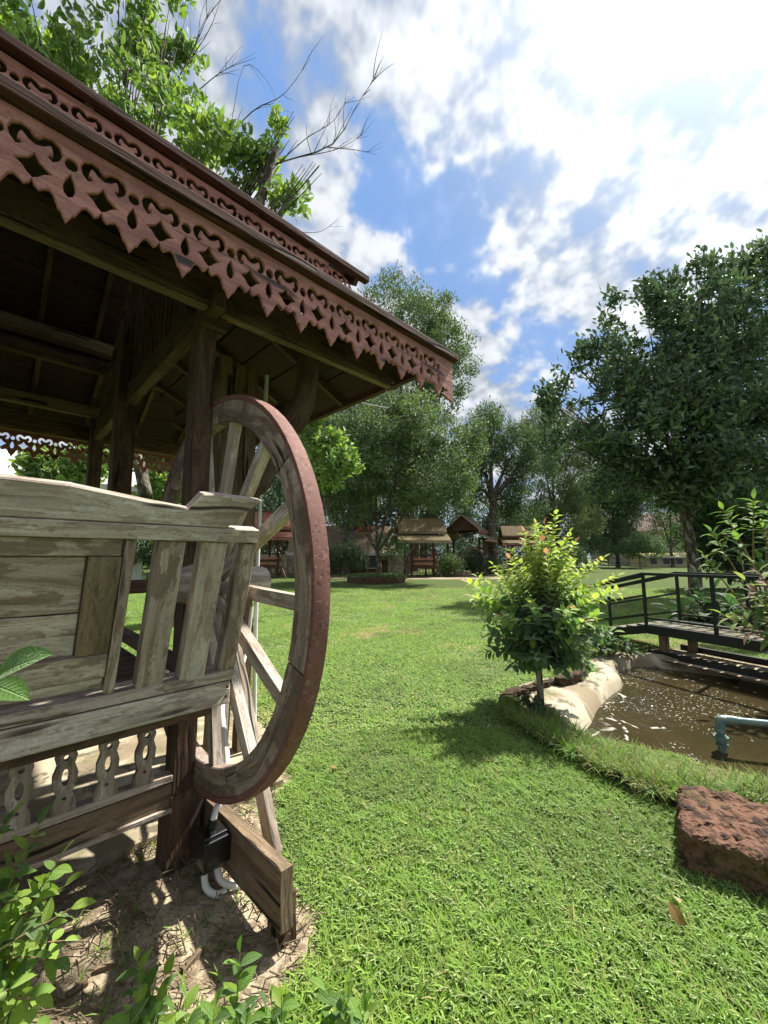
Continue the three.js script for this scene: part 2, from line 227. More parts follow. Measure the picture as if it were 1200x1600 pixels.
{
  const prof = [[1.15, -0.04], [1.0, 0.012], [0.8, 0.03], [0.5, 0.04], [0.25, 0.02], [0.1, -0.02], [0, -0.1]], pos = [], uv = [], idx = [];
  const rows = prof.length + 3;
  for (let i = 0; i <= NP; i++) {
    const p = poolPts[i % NP], n = poolNorm[i % NP], w = lipW[i % NP];
    const sink = 0.06 * sst(-3.0, -2.75, p.z); const put = (o, h) => { h -= sink; const b = 0.03 * (n3(p.x * 3 + o, p.z * 3, o * 2) - 0.5); const x = p.x + n.x * o, z = p.z + n.z * o; pos.push(x, h + b, z); uv.push(x * 0.8, z * 0.8 + h); };
    prof.forEach(([o, h]) => put(o * w, h)); put(-0.03, -0.2); put(-0.1, -0.34); put(-0.3, -0.42);
  }
  for (let i = 0; i < NP; i++) for (let j = 0; j + 1 < rows; j++) { const a = i * rows + j, b = a + rows; idx.push(a, b, a + 1, a + 1, b, b + 1); }
  const g = new THREE.BufferGeometry(); g.setAttribute('position', new THREE.Float32BufferAttribute(pos, 3)); g.setAttribute('uv', new THREE.Float32BufferAttribute(uv, 2)); g.setIndex(idx); g.computeVertexNormals();
  M.concrete.side = THREE.DoubleSide;
  struct('pond_rim', g, M.concrete);
}
const shapeOf = (pts) => new THREE.Shape(pts.map(p => new THREE.Vector2(p.x, -p.z)));
const flat = (shape, y, k = 1) => { const g = new THREE.ShapeGeometry(shape, 8); g.rotateX(-Math.PI / 2); g.translate(0, y, 0); const p = g.attributes.position, uv = g.attributes.uv; for (let i = 0; i < p.count; i++) uv.setXY(i, p.getX(i) * k, p.getZ(i) * k); return g; };
{
  const s = new THREE.Shape([[-300, -300], [300, -300], [300, 300], [-300, 300]].map(p => new THREE.Vector2(...p)));
  s.holes.push(new THREE.Path(poolPts.map((p, i) => new THREE.Vector2(p.x + poolNorm[i].x * lipW[i] * 0.95, -(p.z + poolNorm[i].z * lipW[i] * 0.95)))));
  struct('lawn', flat(s, 0, 0.7), M.turf);
  struct('pond_bottom', flat(shapeOf(poolPts), -0.42, 0.8), M.soil);
  // bare earth round the near cart
  const edge = []; const E = [[-0.4, 0.75], [0.1, 0.80], [0.5, 0.95], [0.86, 1.16], [0.93, 1.35], [0.98, 1.6], [1.12, 1.85], [1.34, 2.1], [1.5, 2.6], [1.45, 3.4], [1.2, 4.2], [0.4, 4.9], [-1, 5], [-1.8, 4], [-2, 2.4], [-1.6, 1.2]];
  const c = new THREE.CatmullRomCurve3(E.map(p => uq(p[0], 0, p[1])), true); c.getSpacedPoints(180).forEach((p, i) => { const n = 0.07 * (vn(i * 0.55, 3, 256, 256, 3) - 0.5) + 0.05 * (vn(i * 1.7, 9, 256, 256, 4) - 0.5); edge.push(p.clone().addScaledVector(p.clone().sub(uq(0, 0, 2.6)).normalize(), n)); });
  struct('bare_earth', flat(shapeOf(edge), 0.006, 1.0), M.soil);
  globalThis.__earth = edge;
  // worn earth in front of the far carts
  const e2 = []; for (let i = 0; i < 60; i++) { const a = i / 60 * Math.PI * 2, r = 1 + 0.3 * (vn(i * 0.4, 5, 24, 24, 2) - 0.5); e2.push(V(1.5 + Math.cos(a) * 7 * r, 0, -24.6 + Math.sin(a) * 1.9 * r)); }
  struct('worn_path', flat(shapeOf(e2), 0.006, 0.6), M.soil);
}
const earthEdge = globalThis.__earth;
function inPoly(x, z, P) { let c = false; for (let i = 0, j = P.length - 1; i < P.length; j = i++) if ((P[i].z > z) !== (P[j].z > z) && x < (P[j].x - P[i].x) * (z - P[i].z) / (P[j].z - P[i].z) + P[i].x) c = !c; return c; }
const poolOuter = poolPts.map((p, i) => p.clone().addScaledVector(poolNorm[i], lipW[i]));
// ------------------------------------------------------------------ water
{
  const n = 1024, wt = tex(n, n, (u, v) => {
    const murk = fbm(u * 4, v * 4, 4, 4, 4, 3), w1 = fbm(u * 3 + 9, v * 3, 3, 3, 3, 5) - 0.5;
    const fl = 0.8 * sst(0.79, 0.83, vn(u * 190 + w1 * 10, v * 120, 190, 120, 6)) * sst(0.46, 0.64, fbm(u * 5, v * 5, 5, 5, 3, 8));
    const str = sst(0.02, 0.006, Math.abs(fbm(u * 5 + w1, v * 3, 5, 3, 3, 12) - 0.52)) * sst(0.47, 0.55, fbm(u * 3, v * 3, 3, 3, 3, 15));
    const foam = clamp(fl + str * sst(0.45, 0.62, vn(u * 85, v * 70, 85, 70, 7)) * 0.8);
    let c = lerp3([68, 59, 38], [44, 40, 27], murk); c = lerp3(c, [214, 216, 210], foam);
    const rip = 0.5 * fbm(u * 22 + w1 * 3, v * 30, 22, 30, 3, 21) + 0.5 * vn(u * 60 + w1 * 5, v * 44, 60, 44, 23);
    return [...c, 0.35 * rip + 0.4 * foam * 0.3];
  });
  M.water = new THREE.MeshPhysicalMaterial({ map: wt.map, bumpMap: wt.bump, bumpScale: 0.012, roughness: 0.04, ior: 1.33, specularIntensity: 1 });
  const g = flat(shapeOf(poolPts.map((p, i) => p.clone().addScaledVector(poolNorm[i], 0.03))), -0.09, 0.5); struct('pond_water', g, M.water);
}

// ------------------------------------------------------------------ the near ox-cart pavilion, in cart axes: u to the right, h up, q away
const QC = 3.12, pv = (u, h, q) => V(u, h, QC - q);
function fretShape(n, unit, tipH, topH, left, right) {       // pierced fascia board: drop points, stars, scrolls
  const hh = topH - tipH, s = new THREE.Shape(), P = (k, x, y) => [left + (k + x) * unit, tipH + y * hh];
  s.moveTo(left - unit * 0.9, topH); s.lineTo(left - unit * 0.9, tipH + hh * 0.1); s.lineTo(left - unit * 0.35, tipH - hh * 0.02);
  for (let k = 0; k < n; k++) {
    const L = (x, y) => s.lineTo(...P(k, x, y));
L(0, 0.30); L(0.04, 0.245); L(0.10, 0.215); L(0.16, 0.25); L(0.23, 0.275); L(0.29, 0.25); L(0.35, 0.165); L(0.375, 0.12); L(0.42, 0.10); L(0.46, 0.045); L(0.5, 0); L(0.54, 0.045); L(0.58, 0.10); L(0.625, 0.12); L(0.65, 0.165); L(0.71, 0.25); L(0.77, 0.275); L(0.84, 0.25); L(0.90, 0.215); L(0.96, 0.245); L(1.0, 0.30);
  }
  const e = left + n * unit; s.lineTo(e, tipH + hh * 0.26); s.lineTo(e + unit * 0.05, tipH + hh * 0.22); s.lineTo(right - 0.11, tipH + hh * 0.10); s.lineTo(right, tipH + hh * 0.0); s.lineTo(right, topH); s.closePath();
  const hole = (k, list) => { const h = new THREE.Path(); list.forEach(([x, y], i) => i ? h.lineTo(...P(k, x, y)) : h.moveTo(...P(k, x, y))); h.closePath(); s.holes.push(h); };
  const circ = (cx, cy, rx, ry, m = 10, f = () => 1) => Array.from({ length: m }, (_, i) => { const a = -i / m * Math.PI * 2; return [cx + Math.cos(a) * rx * f(a), cy + Math.sin(a) * ry * f(a)]; });
  for (let k = 0; k < n; k++) {
    hole(k, circ(0.5, 0.70, 0.10, 0.072));
    hole(k, [[0.5, 0.58], [0.565, 0.49], [0.59, 0.41], [0.565, 0.335], [0.5, 0.30], [0.435, 0.335], [0.41, 0.41], [0.435, 0.49]]);
    if (k < n - 1) {
      hole(k, [[1.0, 0.615], [1.085, 0.525], [1.25, 0.455], [1.14, 0.415], [1.075, 0.36], [1.0, 0.325], [0.925, 0.36], [0.86, 0.415], [0.75, 0.455], [0.915, 0.525]]);
      const half = [[0.815, 0.665], [0.765, 0.645], [0.715, 0.68], [0.70, 0.745], [0.735, 0.805], [0.80, 0.83], [0.87, 0.815], [0.94, 0.77], [1.0, 0.755]], line = [...half, ...half.slice(0, -1).reverse().map(([x, y]) => [2 - x, y])], up = [], dn = [];
      line.forEach(([x, y], i) => { const [ax, ay] = line[Math.max(0, i - 1)], [bx, by] = line[Math.min(line.length - 1, i + 1)], tx = (bx - ax) * unit, ty = (by - ay) * hh, l = Math.hypot(tx, ty), w = i < 1 || i > line.length - 2 ? 0.005 : i < 3 || i > line.length - 4 ? 0.0075 : 0.0105; up.push([x - ty / l * w / unit, y + tx / l * w / hh]); dn.push([x + ty / l * w / unit, y - tx / l * w / hh]); });
      hole(k, [...up, ...dn.reverse()]);
    }
  }
  return s;
}
function fretGeo(n, unit, tipH, topH, left, right, th = 0.009) { const g = new THREE.ExtrudeGeometry(fretShape(n, unit, tipH, topH, left, right), { depth: th, bevelEnabled: true, bevelSize: 0.002, bevelThickness: 0.003, bevelSegments: 1, bevelOffset: -0.002, curveSegments: 4 }); return boxUV(g, 0, [0.2, 0.3]); }
function polyBoard(pts, th, bev = 0.004, axis = 0) { const g = new THREE.ExtrudeGeometry(new THREE.Shape(pts.map(p => new THREE.Vector2(...p))), { depth: th - 2 * bev, bevelEnabled: true, bevelSize: bev, bevelThickness: bev, bevelOffset: -bev, bevelSegments: 1 }); g.translate(0, 0, bev); return boxUV(g, axis); }

const cart = thing('ox_cart_pavilion', 'nearest wooden ox-cart pavilion, weathered plank bench, carved red eaves and a big spoked wheel', 'pavilion', uq(0, 0, QC).toArray(), Math.PI / 2 - YAW);
const sub = (name, parent = cart) => { const g = new THREE.Group(); g.name = name; parent.add(g); return g; };
const UR = 1.90, UL = -1.98;
srand(5);
// --- posts
{
  const posts = [[0.587, 0.663, 1.75, 1.86, 2.32], [-0.70, -0.63, 1.75, 1.86, 2.32], [0.55, 0.67, 3.15, 3.27, 2.9], [-0.70, -0.58, 3.15, 3.27, 2.9], [0.58, 0.68, 4.35, 4.46, 2.5], [-0.70, -0.6, 4.35, 4.46, 2.5]];
  for (const [a, b, c, d, h] of posts) {
    const g = roughBox(h, d - c, b - a, 0.006, 9, [18, 2, 2]); const m = part('post', g, M.brown, cart, pv((a + b) / 2, h / 2, (c + d) / 2)); m.rotation.set(0, 0, Math.PI / 2); m.rotation.order = 'YXZ'; m.rotation.set(0, Math.PI / 2, Math.PI / 2);
  }
  for (const s of [0.65, -0.665]) { const m = part('post_foot', roughBox(0.29, 0.118, 0.15, 0.008, 10, [8, 4, 4]), M.brown, cart, pv(s, 0.143, 1.806)); m.rotation.order = 'YXZ'; m.rotation.set(0, Math.PI / 2, Math.PI / 2); }
  // split rough props beside the wheel, standing on the slab
  const props = [[0.985, 2.42, 0.075, 0.10, 0.02], [1.075, 2.47, 0.085, 0.11, -0.01], [1.17, 2.44, 0.07, 0.09, 0.015], [1.12, 2.60, 0.07, 0.1, 0]];
  for (const [u, q, w, d, t] of props) { const m = part('prop_post', roughBox(2.42, w, d, 0.016, 6, [24, 3, 3]), M.grain, cart, pv(u, 1.26, q)); m.rotation.set(0, 0, Math.PI / 2 + t); }
  for (const [u, q] of [[-1.0, 2.45], [-1.1, 2.5]]) { const m = part('prop_post', roughBox(2.42, 0.08, 0.1, 0.016, 6, [24, 3, 3]), M.grain, cart, pv(u, 1.26, q)); m.rotation.set(0, 0, Math.PI / 2); }
}
// --- bench front, leaning out towards the viewer
{
  const face = sub('bench_side'), K = 0.3125, qf = (h, off = 0) => 1.4 - (h - 0.81) * K + off, UE = -1.0;
  const lean = Math.atan(K);
  // boards laid on the leaning face: u0..u1, h0..h1, depth range off0..off1
  const lay = (name, mat, u0, u1, h0, h1, o0, o1, axis = 0, bev = 0.004) => { const hm = (h0 + h1) / 2, len = (h1 - h0) / Math.cos(lean), m = part(name, beamGeo(u1 - u0, len, o1 - o0, bev, axis), mat, face, pv((u0 + u1) / 2, hm, qf(hm, (o0 + o1) / 2))); m.rotation.x = lean; return m; };
  bar('bottom_beam', face, M.pale, pv(UE, 0.738, 1.43), pv(0.638, 0.738, 1.43), 0.062, 0.076, 0.006);
  bar('sill', face, M.bench, pv(UE, 0.796, 1.455), pv(0.648, 0.796, 1.455), 0.115, 0.034, 0.004);
  lay('top_bar', M.pale, UE, 0.645, 1.258, 1.300, -0.012, 0.045, 0, 0.004);
  const tp = polyBoard([[UE, 1.308], [0.53, 1.308], [0.60, 1.372], [0.632, 1.404], [0.48, 1.408], [0.443, 1.404], [0.41, 1.358], [0.30, 1.370], [0.13, 1.392], [0, 1.394], [-0.3, 1.385], [UE, 1.39]].map(p => [p[0], (p[1] - 1.308) * 1.05]), 0.045);
  const tr = part('top_rail', tp, M.pale, face, pv(0, 1.3065, qf(1.3065, 0.035))); tr.rotation.x = lean;
  for (const s of [0.02, -0.66]) lay('upper_rail', M.bench, s - 0.42 + (s > 0 ? 0 : 0.13), s + 0.24 - (s > 0 ? 0 : 0.13), 1.209, 1.2555, 0.006, 0.036);
  lay('panel_plank', M.bench, -0.5, 0.186, 1.058, 1.2065, 0.02, 0.04); lay('panel_plank', M.pale, -0.5, 0.186, 0.940, 1.0555, 0.02, 0.04);
  lay('lower_rail', M.bench, -0.5, 0.264, 0.868, 0.937, 0.006, 0.036); lay('base_strip', M.pale, -0.5, 0.262, 0.836, 0.866, 0.014, 0.036);
  lay('panel_stile', M.grain, 0.188, 0.264, 0.9385, 1.2075, 0.004, 0.036, 1); lay('edge_stile', M.bench, 0.2665, 0.292, 0.818, 1.2555, 0.0, 0.04, 1);
  for (const [a, b] of [[0.346, 0.421], [0.467, 0.547], [-0.62, -0.55]]) lay('baluster_slat', [M.bench, M.pale, M.bench][a > 0.4 ? 1 : 0], a, b, 0.816, 1.2565, 0.001, 0.05, 1);
  lay('end_stile', M.bench, 0.602, 0.648, 0.816, 1.2565, 0.001, 0.07, 1);
  for (const [u, h] of [[0.625, 0.758], [0.622, 0.728]]) { const m = part('nail', new THREE.CylinderGeometry(0.004, 0.004, 0.004, 8), M.black, face, pv(u, h, 1.398)); m.rotation.x = Math.PI / 2; }
  // side rail running back to the middle post
  for (const u of [0.62]) { bar('side_beam', face, M.brown, pv(u, 0.745, 1.47), pv(u, 0.745, 3.2), 0.05, 0.06); }
  // floor boards
  for (let k = 0; k < 14; k++) { const q = 1.52 + k * 0.205; bar('floor_plank', face, k % 3 ? M.brown : M.brown, pv(UE, 0.685 + 0.004 * rr(-1, 1), q), pv(0.585, 0.685, q), 0.197, 0.028, 0.003); }
}
// --- little fretted balusters under the floor
{
  const g0 = sub('lower_balustrade');
  const prof = [[0.034, 0], [0.034, 0.03], [0.022, 0.06], [0.033, 0.09], [0.034, 0.12], [0.024, 0.15], [0.031, 0.175], [0.021, 0.20], [0.029, 0.225], [0.022, 0.25], [0.03, 0.275], [0.03, 0.29]];
  const s = new THREE.Shape(); prof.forEach(([x, y], i) => i ? s.lineTo(x, y) : s.moveTo(x, y)); [...prof].reverse().forEach(([x, y]) => s.lineTo(-x, y)); s.closePath();
  for (const [y, rx, ry] of [[0.045, 0.005, 0.005], [0.112, 0.010, 0.026], [0.172, 0.008, 0.009], [0.222, 0.008, 0.012]]) { const h = new THREE.Path(); for (let i = 0; i < 10; i++) { const a = -i / 10 * Math.PI * 2, x = Math.cos(a) * rx, yy = y + Math.sin(a) * ry; i ? h.lineTo(x, yy) : h.moveTo(x, yy); } h.closePath(); s.holes.push(h); }
  const geo = boxUV(new THREE.ExtrudeGeometry(s, { depth: 0.018, bevelEnabled: true, bevelSize: 0.0015, bevelThickness: 0.002, bevelSegments: 1, bevelOffset: -0.0015 }), 1);
  for (let k = 0; k < 10; k++) part('fretted_baluster', geo, k % 2 ? M.pale : M.bench, g0, pv(0.479 - k * 0.1165, 0.365, 1.765), [0, 0, rr(-0.02, 0.02)]);
  bar('rail', g0, M.pale, pv(-0.62, 0.350, 1.775), pv(0.585, 0.350, 1.775), 0.05, 0.028); bar('kick_board', g0, M.grain, pv(-0.62, 0.285, 1.772), pv(0.585, 0.285, 1.772), 0.03, 0.09, 0.004);
  bar('ledge', g0, M.bench, pv(-0.62, 0.236, 1.80), pv(0.585, 0.236, 1.80), 0.11, 0.018, 0.003);
  bar('top_rail', g0, M.brown, pv(-0.62, 0.663, 1.785), pv(0.585, 0.663, 1.785), 0.06, 0.03);
}
// --- wheel
function makeWheel(detail, R, mats, seedN) {
  srand(seedN); const w = new THREE.Group(); w.name = 'wheel'; const th = 0.042, ri = R - 0.105, n = detail ? 7 : 6;          // axis along x
  for (let k = 0; k < n; k++) {
    const a0 = (k / n) * 2 * Math.PI + 0.004 - 0.157, a1 = ((k + 1) / n) * 2 * Math.PI - 0.004 - 0.157, m = detail ? 12 : 6, s = new THREE.Shape();
    for (let i = 0; i <= m; i++) { const a = mix(a0, a1, i / m); i ? s.lineTo(Math.cos(a) * (R - 0.012), Math.sin(a) * (R - 0.012)) : s.moveTo(Math.cos(a) * (R - 0.012), Math.sin(a) * (R - 0.012)); }
    for (let i = m; i >= 0; i--) { const a = mix(a0, a1, i / m), r = ri + (detail ? 0.004 * (vn(i + k * 9, 3) - 0.5) : 0); s.lineTo(Math.cos(a) * r, Math.sin(a) * r); }
    s.closePath(); let g = new THREE.ExtrudeGeometry(s, { depth: th, bevelEnabled: true, bevelSize: 0.004, bevelThickness: 0.004, bevelSegments: 1, bevelOffset: -0.004 });
    g = g.index ? g.toNonIndexed() : g; const p = g.attributes.position, uv = new Float32Array(p.count * 2), o = rnd() * 5;                                           // grain follows the curve of the rim
    for (let i = 0; i < p.count; i++) { const x = p.getX(i), y = p.getY(i); let a = Math.atan2(y, x); if (a < a0 - 1) a += 2 * Math.PI; uv[i * 2] = a * R + o; uv[i * 2 + 1] = Math.hypot(x, y) + p.getZ(i) * 0.9 + o; }
    g.setAttribute('uv', new THREE.BufferAttribute(uv, 2)); g.translate(0, 0, -th / 2); g.rotateY(Math.PI / 2); part('felloe', g, mats[0], w);
  }
  const tp = [[R - 0.013, -th / 2 - 0.004], [R + 0.006, -th / 2 - 0.007], [R + 0.010, 0], [R + 0.006, th / 2 + 0.007], [R - 0.013, th / 2 + 0.004], [R - 0.013, -th / 2 - 0.004]].map(p => new THREE.Vector2(...p));
  const tg = new THREE.LatheGeometry(tp, detail ? 72 : 28); { const uv = tg.attributes.uv; for (let i = 0; i < uv.count; i++) uv.setXY(i, uv.getX(i) * 2 * Math.PI * R, uv.getY(i) * 0.15); } tg.rotateZ(-Math.PI / 2); part('iron_tyre', toCreasedNormals(tg, 0.5), mats[1], w);
  const ns = detail ? 14 : 10;
  for (let k = 0; k < ns; k++) { const a = k / ns * 2 * Math.PI + 0.412, c = Math.cos(a), s = Math.sin(a), len = ri - 0.07 + 0.02, g = detail ? roughBox(len, 0.046, 0.034, 0.003, 12, [6, 2, 2]) : beamGeo(len, 0.05, 0.035, 0.004); const m = part('spoke', g, mats[2], w, V(0, s * (0.07 + len / 2), c * (0.07 + len / 2))); m.rotation.order = 'XYZ'; const X = V(0, s, c), Y = V(0, c, -s), Z = V(1, 0, 0).negate(); m.quaternion.setFromRotationMatrix(_m.makeBasis(X, Y, X.clone().cross(Y))); }
  const hp = [[0, -0.16], [0.062, -0.16], [0.078, -0.10], [0.098, -0.05], [0.10, 0.04], [0.088, 0.09], [0.075, 0.17], [0.07, 0.235], [0.062, 0.25], [0, 0.252]].map(p => new THREE.Vector2(...p));
  const hg = new THREE.LatheGeometry(hp, detail ? 24 : 12); { const uv = hg.attributes.uv, p = hg.attributes.position; for (let i = 0; i < uv.count; i++) uv.setXY(i, p.getY(i), uv.getX(i) * 0.6); } hg.rotateZ(-Math.PI / 2); part('hub', hg, mats[2], w);
  return w;
}
{
  const w = makeWheel(true, 0.795, [M.wheel, M.tire, M.pale], 9); w.position.copy(pv(0.688, 1.09, 1.742)); cart.add(w);
  const w2 = w.clone(); w2.position.copy(pv(-0.73, 1.09, 1.742)); w2.rotation.y = Math.PI; cart.add(w2);
  bar('axle', cart, M.brown, pv(-0.58, 1.09, 1.79), pv(0.58, 1.09, 1.79), 0.05, 0.05);
}
// --- braces, feet and shaft ends beside the wheel
{
  const b = sub('outrigger');
  const bd = part('board', roughBox(0.66, 0.17, 0.042, 0.003, 9, [12, 4, 2]), M.grain, b, pv(0.735, 0.150, 1.49)); bd.rotation.set(0, Math.PI / 2, 0); bd.rotation.z = -0.045;
  const ft = part('foot', roughBox(0.16, 0.10, 0.040, 0.006, 12, [5, 4, 2], 0), M.brown, b, pv(0.765, 0.07, 1.235)); ft.rotation.order = 'YXZ'; ft.rotation.set(0, Math.PI / 2, Math.PI / 2);
  const lp = bar('leaning_plank', cart, M.pale, pv(0.93, 0.0, 1.57), pv(0.86, 0.98, 1.98), 0.035, 0.085, 0.004, V(0, 0, 1)); lp.name = 'leaning_plank';
  bar('leaning_plank', cart, M.pale, pv(0.88, 0.0, 2.02), pv(0.93, 1.0, 2.1), 0.03, 0.07, 0.004, V(0, 0, 1));
  const horn = (pts, r) => { const c = new THREE.CatmullRomCurve3(pts), P = c.getPoints(14), rad = P.map((_, i) => r * (i > 12 ? 0.55 : i > 11 ? 0.85 : 1)); const g = limb([...P, P[14].clone().add(P[14].clone().sub(P[13]).multiplyScalar(0.25))], [...rad, 0.004], 12, 0.05); part('shaft_end', g, M.brown, cart); };
  const pq = (x, y, q) => { const d = dirOf(x, y), t = q / d.dot(PD), p = V(0, EYE, 0).addScaledVector(d, t); return pv(p.dot(LD), p.y, q); };
  horn([pq(478, 512, 1.84), pq(482, 560, 1.84), pq(476, 620, 1.84), pq(458, 665, 1.86), pq(440, 695, 1.9)], 0.062);
  horn([pq(450, 640, 2.14), pq(432, 690, 2.12), pq(408, 742, 2.1), pq(392, 778, 2.1)], 0.075);
}
// --- roof: two tiers on each side of the ridge
{
  const roof = sub('roof');
  const slope = (q0, h0, q1, h1, u0, u1, n, cover) => {                    // boards along u, laid side by side up the slope
    const dq = q1 - q0, dh = h1 - h0, L = Math.hypot(dq, dh), ang = Math.atan2(dh, -dq * -1);
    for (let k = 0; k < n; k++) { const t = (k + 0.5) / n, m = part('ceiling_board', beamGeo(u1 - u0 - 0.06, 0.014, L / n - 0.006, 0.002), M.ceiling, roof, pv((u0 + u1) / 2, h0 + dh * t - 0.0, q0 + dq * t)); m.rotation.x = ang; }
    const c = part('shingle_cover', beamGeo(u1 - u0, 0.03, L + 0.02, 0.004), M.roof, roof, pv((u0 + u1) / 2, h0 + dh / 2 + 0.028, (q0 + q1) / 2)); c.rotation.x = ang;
    const nr = 9; for (let k = 0; k <= nr; k++) { const u = mix(u0 + 0.08, u1 - 0.08, k / nr); bar('rafter', roof, M.brown, pv(u, h0 - 0.034, q0), pv(u, h1 - 0.034, q1), 0.035, 0.05, 0.003); }
  };
  slope(1.35, 2.40, 2.18, 2.86, UL, UR, 4); slope(1.97, 3.16, QC, 4.0, UL + 0.15, 1.76, 6);
  slope(4.89, 2.40, 4.06, 2.86, UL, UR, 4); slope(4.27, 3.16, QC, 4.0, UL + 0.15, 1.76, 6);
  for (const [s, q] of [[1, 1.335], [-1, 4.905]]) {
    const g = fretGeo(24, 0.1527, 2.122, 2.372, UL + 0.15, UR - 0.005); const m = part('carved_fascia', g, M.trim, roof, pv(0, 0, q)); if (s < 0) m.position.z -= 0.02;
    bar('eave_strip', roof, M.roof, pv(UL, 2.395, q - s * 0.02), pv(UR + 0.02, 2.395, q - s * 0.02), 0.05, 0.036, 0.004);
  }
  for (const [s, q] of [[1, 1.975], [-1, 4.265]]) {
    if (s > 0) part('carved_fascia', fretGeo(22, 0.1527, 2.90, 3.135, UL + 0.30, 1.44), M.trim, roof, pv(0, 0, q)); else bar('fascia_board', roof, M.brown, pv(UL + 0.2, 3.02, q), pv(1.6, 3.02, q), 0.02, 0.24, 0.003);
    bar('eave_strip', roof, M.roof, pv(UL + 0.15, 3.165, q - s * 0.03), pv(1.765, 3.165, q - s * 0.03), 0.05, 0.04, 0.004);
    bar('purlin_end', roof, M.grain, pv(UL + 0.2, 3.03, q + s * 0.15), pv(1.80, 3.03, q + s * 0.15), 0.10, 0.10, 0.008);
  }
  for (const s of [1, -1]) {                                     // skirt roof across each gable end
    const c = s > 0 ? 0 : -0.08, ue = (t) => c + s * (1.86 - 0.98 * t), hh = (t) => 2.40 + 0.47 * t, n = V(s * 0.43, 0.9, 0);
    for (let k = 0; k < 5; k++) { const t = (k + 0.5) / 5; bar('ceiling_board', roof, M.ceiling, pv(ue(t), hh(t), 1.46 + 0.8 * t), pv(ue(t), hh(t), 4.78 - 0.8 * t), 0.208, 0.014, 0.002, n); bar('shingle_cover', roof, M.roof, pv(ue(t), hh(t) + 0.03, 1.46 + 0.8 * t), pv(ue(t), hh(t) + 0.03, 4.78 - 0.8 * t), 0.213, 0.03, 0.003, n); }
    for (let k = 0; k < 6; k++) { const q = 1.75 + k * 0.548; bar('rafter', roof, M.brown, pv(ue(0.02), hh(0.02) - 0.035, q), pv(ue(0.98), hh(0.98) - 0.035, q), 0.035, 0.05, 0.003); }
    bar('eave_strip', roof, M.roof, pv(ue(-0.02), 2.385, 1.40), pv(ue(-0.02), 2.385, 4.84), 0.04, 0.05, 0.003);
  }
  bar('ridge_beam', roof, M.brown, pv(UL + 0.1, 3.88, QC), pv(1.8, 3.88, QC), 0.08, 0.1);
  const cap = part('ridge_cap', boxUV(new THREE.CylinderGeometry(0.07, 0.07, UR - UL - 0.2, 10), 1), M.roof, roof, pv(-0.05, 4.03, QC)); cap.rotation.z = Math.PI / 2;
  for (const q of [1.71, 4.53]) { bar('wall_plate', roof, M.brown, pv(UL + 0.3, 2.36, q), pv(1.74, 2.36, q), 0.08, 0.13, 0.005); bar('plate_strip', roof, M.grain, pv(UL + 0.3, 2.288, q - 0.005), pv(1.74, 2.288, q - 0.005), 0.04, 0.012, 0.002); }
  for (const [q, h] of [[2.25, 2.80], [3.99, 2.80], [4.25, 3.05]]) bar('purlin', roof, M.brown, pv(UL + 0.2, h, q), pv(1.7, h, q), 0.07, 0.09, 0.005);
  bar('purlin', roof, M.grain, pv(UL + 0.2, 2.52, 4.36), pv(0.66, 2.52, 4.36), 0.06, 0.10, 0.005);
  for (const u of [0.625, -0.64]) {
    bar('cross_beam', roof, M.brown, pv(u, 2.305, 1.62), pv(u, 2.305, 4.62), 0.06, 0.075, 0.005);
    const rim = (qa, ha, qb, hb) => bar('gable_rim', roof, M.brown, pv(u, ha, qa), pv(u, hb, qb), 0.05, 0.06);
    rim(2.0, 2.40, QC, 3.55); rim(4.24, 2.40, QC, 3.55); bar('gable_sill', roof, M.brown, pv(u, 2.385, 1.95), pv(u, 2.385, 4.3), 0.05, 0.06);
    for (let k = 0; k < 26; k++) { const q = 2.08 + k * 0.083, h = 2.40 + (1.12 - Math.abs(q - QC)) * 1.02; bar('gable_slat', roof, M.brown, pv(u, 2.41, q), pv(u, h, q), 0.02, 0.03, 0.002, V(0, 0, 1)); }
  }
  for (const [u, q] of [[0.64, 1.80], [-0.66, 1.80]]) { const m = part('post_cap', beamGeo(0.11, 0.07, 0.13, 0.004), M.brown, roof, pv(u - 0.0, 2.262, q - 0.02)); }
}
// slab under the cart
{ const pts = [[-1.2, 1.98], [1.20, 1.98], [1.24, 2.2], [1.24, 4.4], [-1.2, 4.4]].map(p => uq(p[0], 0, p[1])); const g = new THREE.ExtrudeGeometry(shapeOf(pts), { depth: 0.05, bevelEnabled: true, bevelSize: 0.01, bevelThickness: 0.006, bevelSegments: 1 }); g.rotateX(-Math.PI / 2); g.translate(0, -0.012, 0); const p = g.attributes.position, uv = g.attributes.uv; for (let i = 0; i < p.count; i++) uv.setXY(i, p.getX(i), p.getZ(i)); struct('concrete_slab', g, M.concrete); }
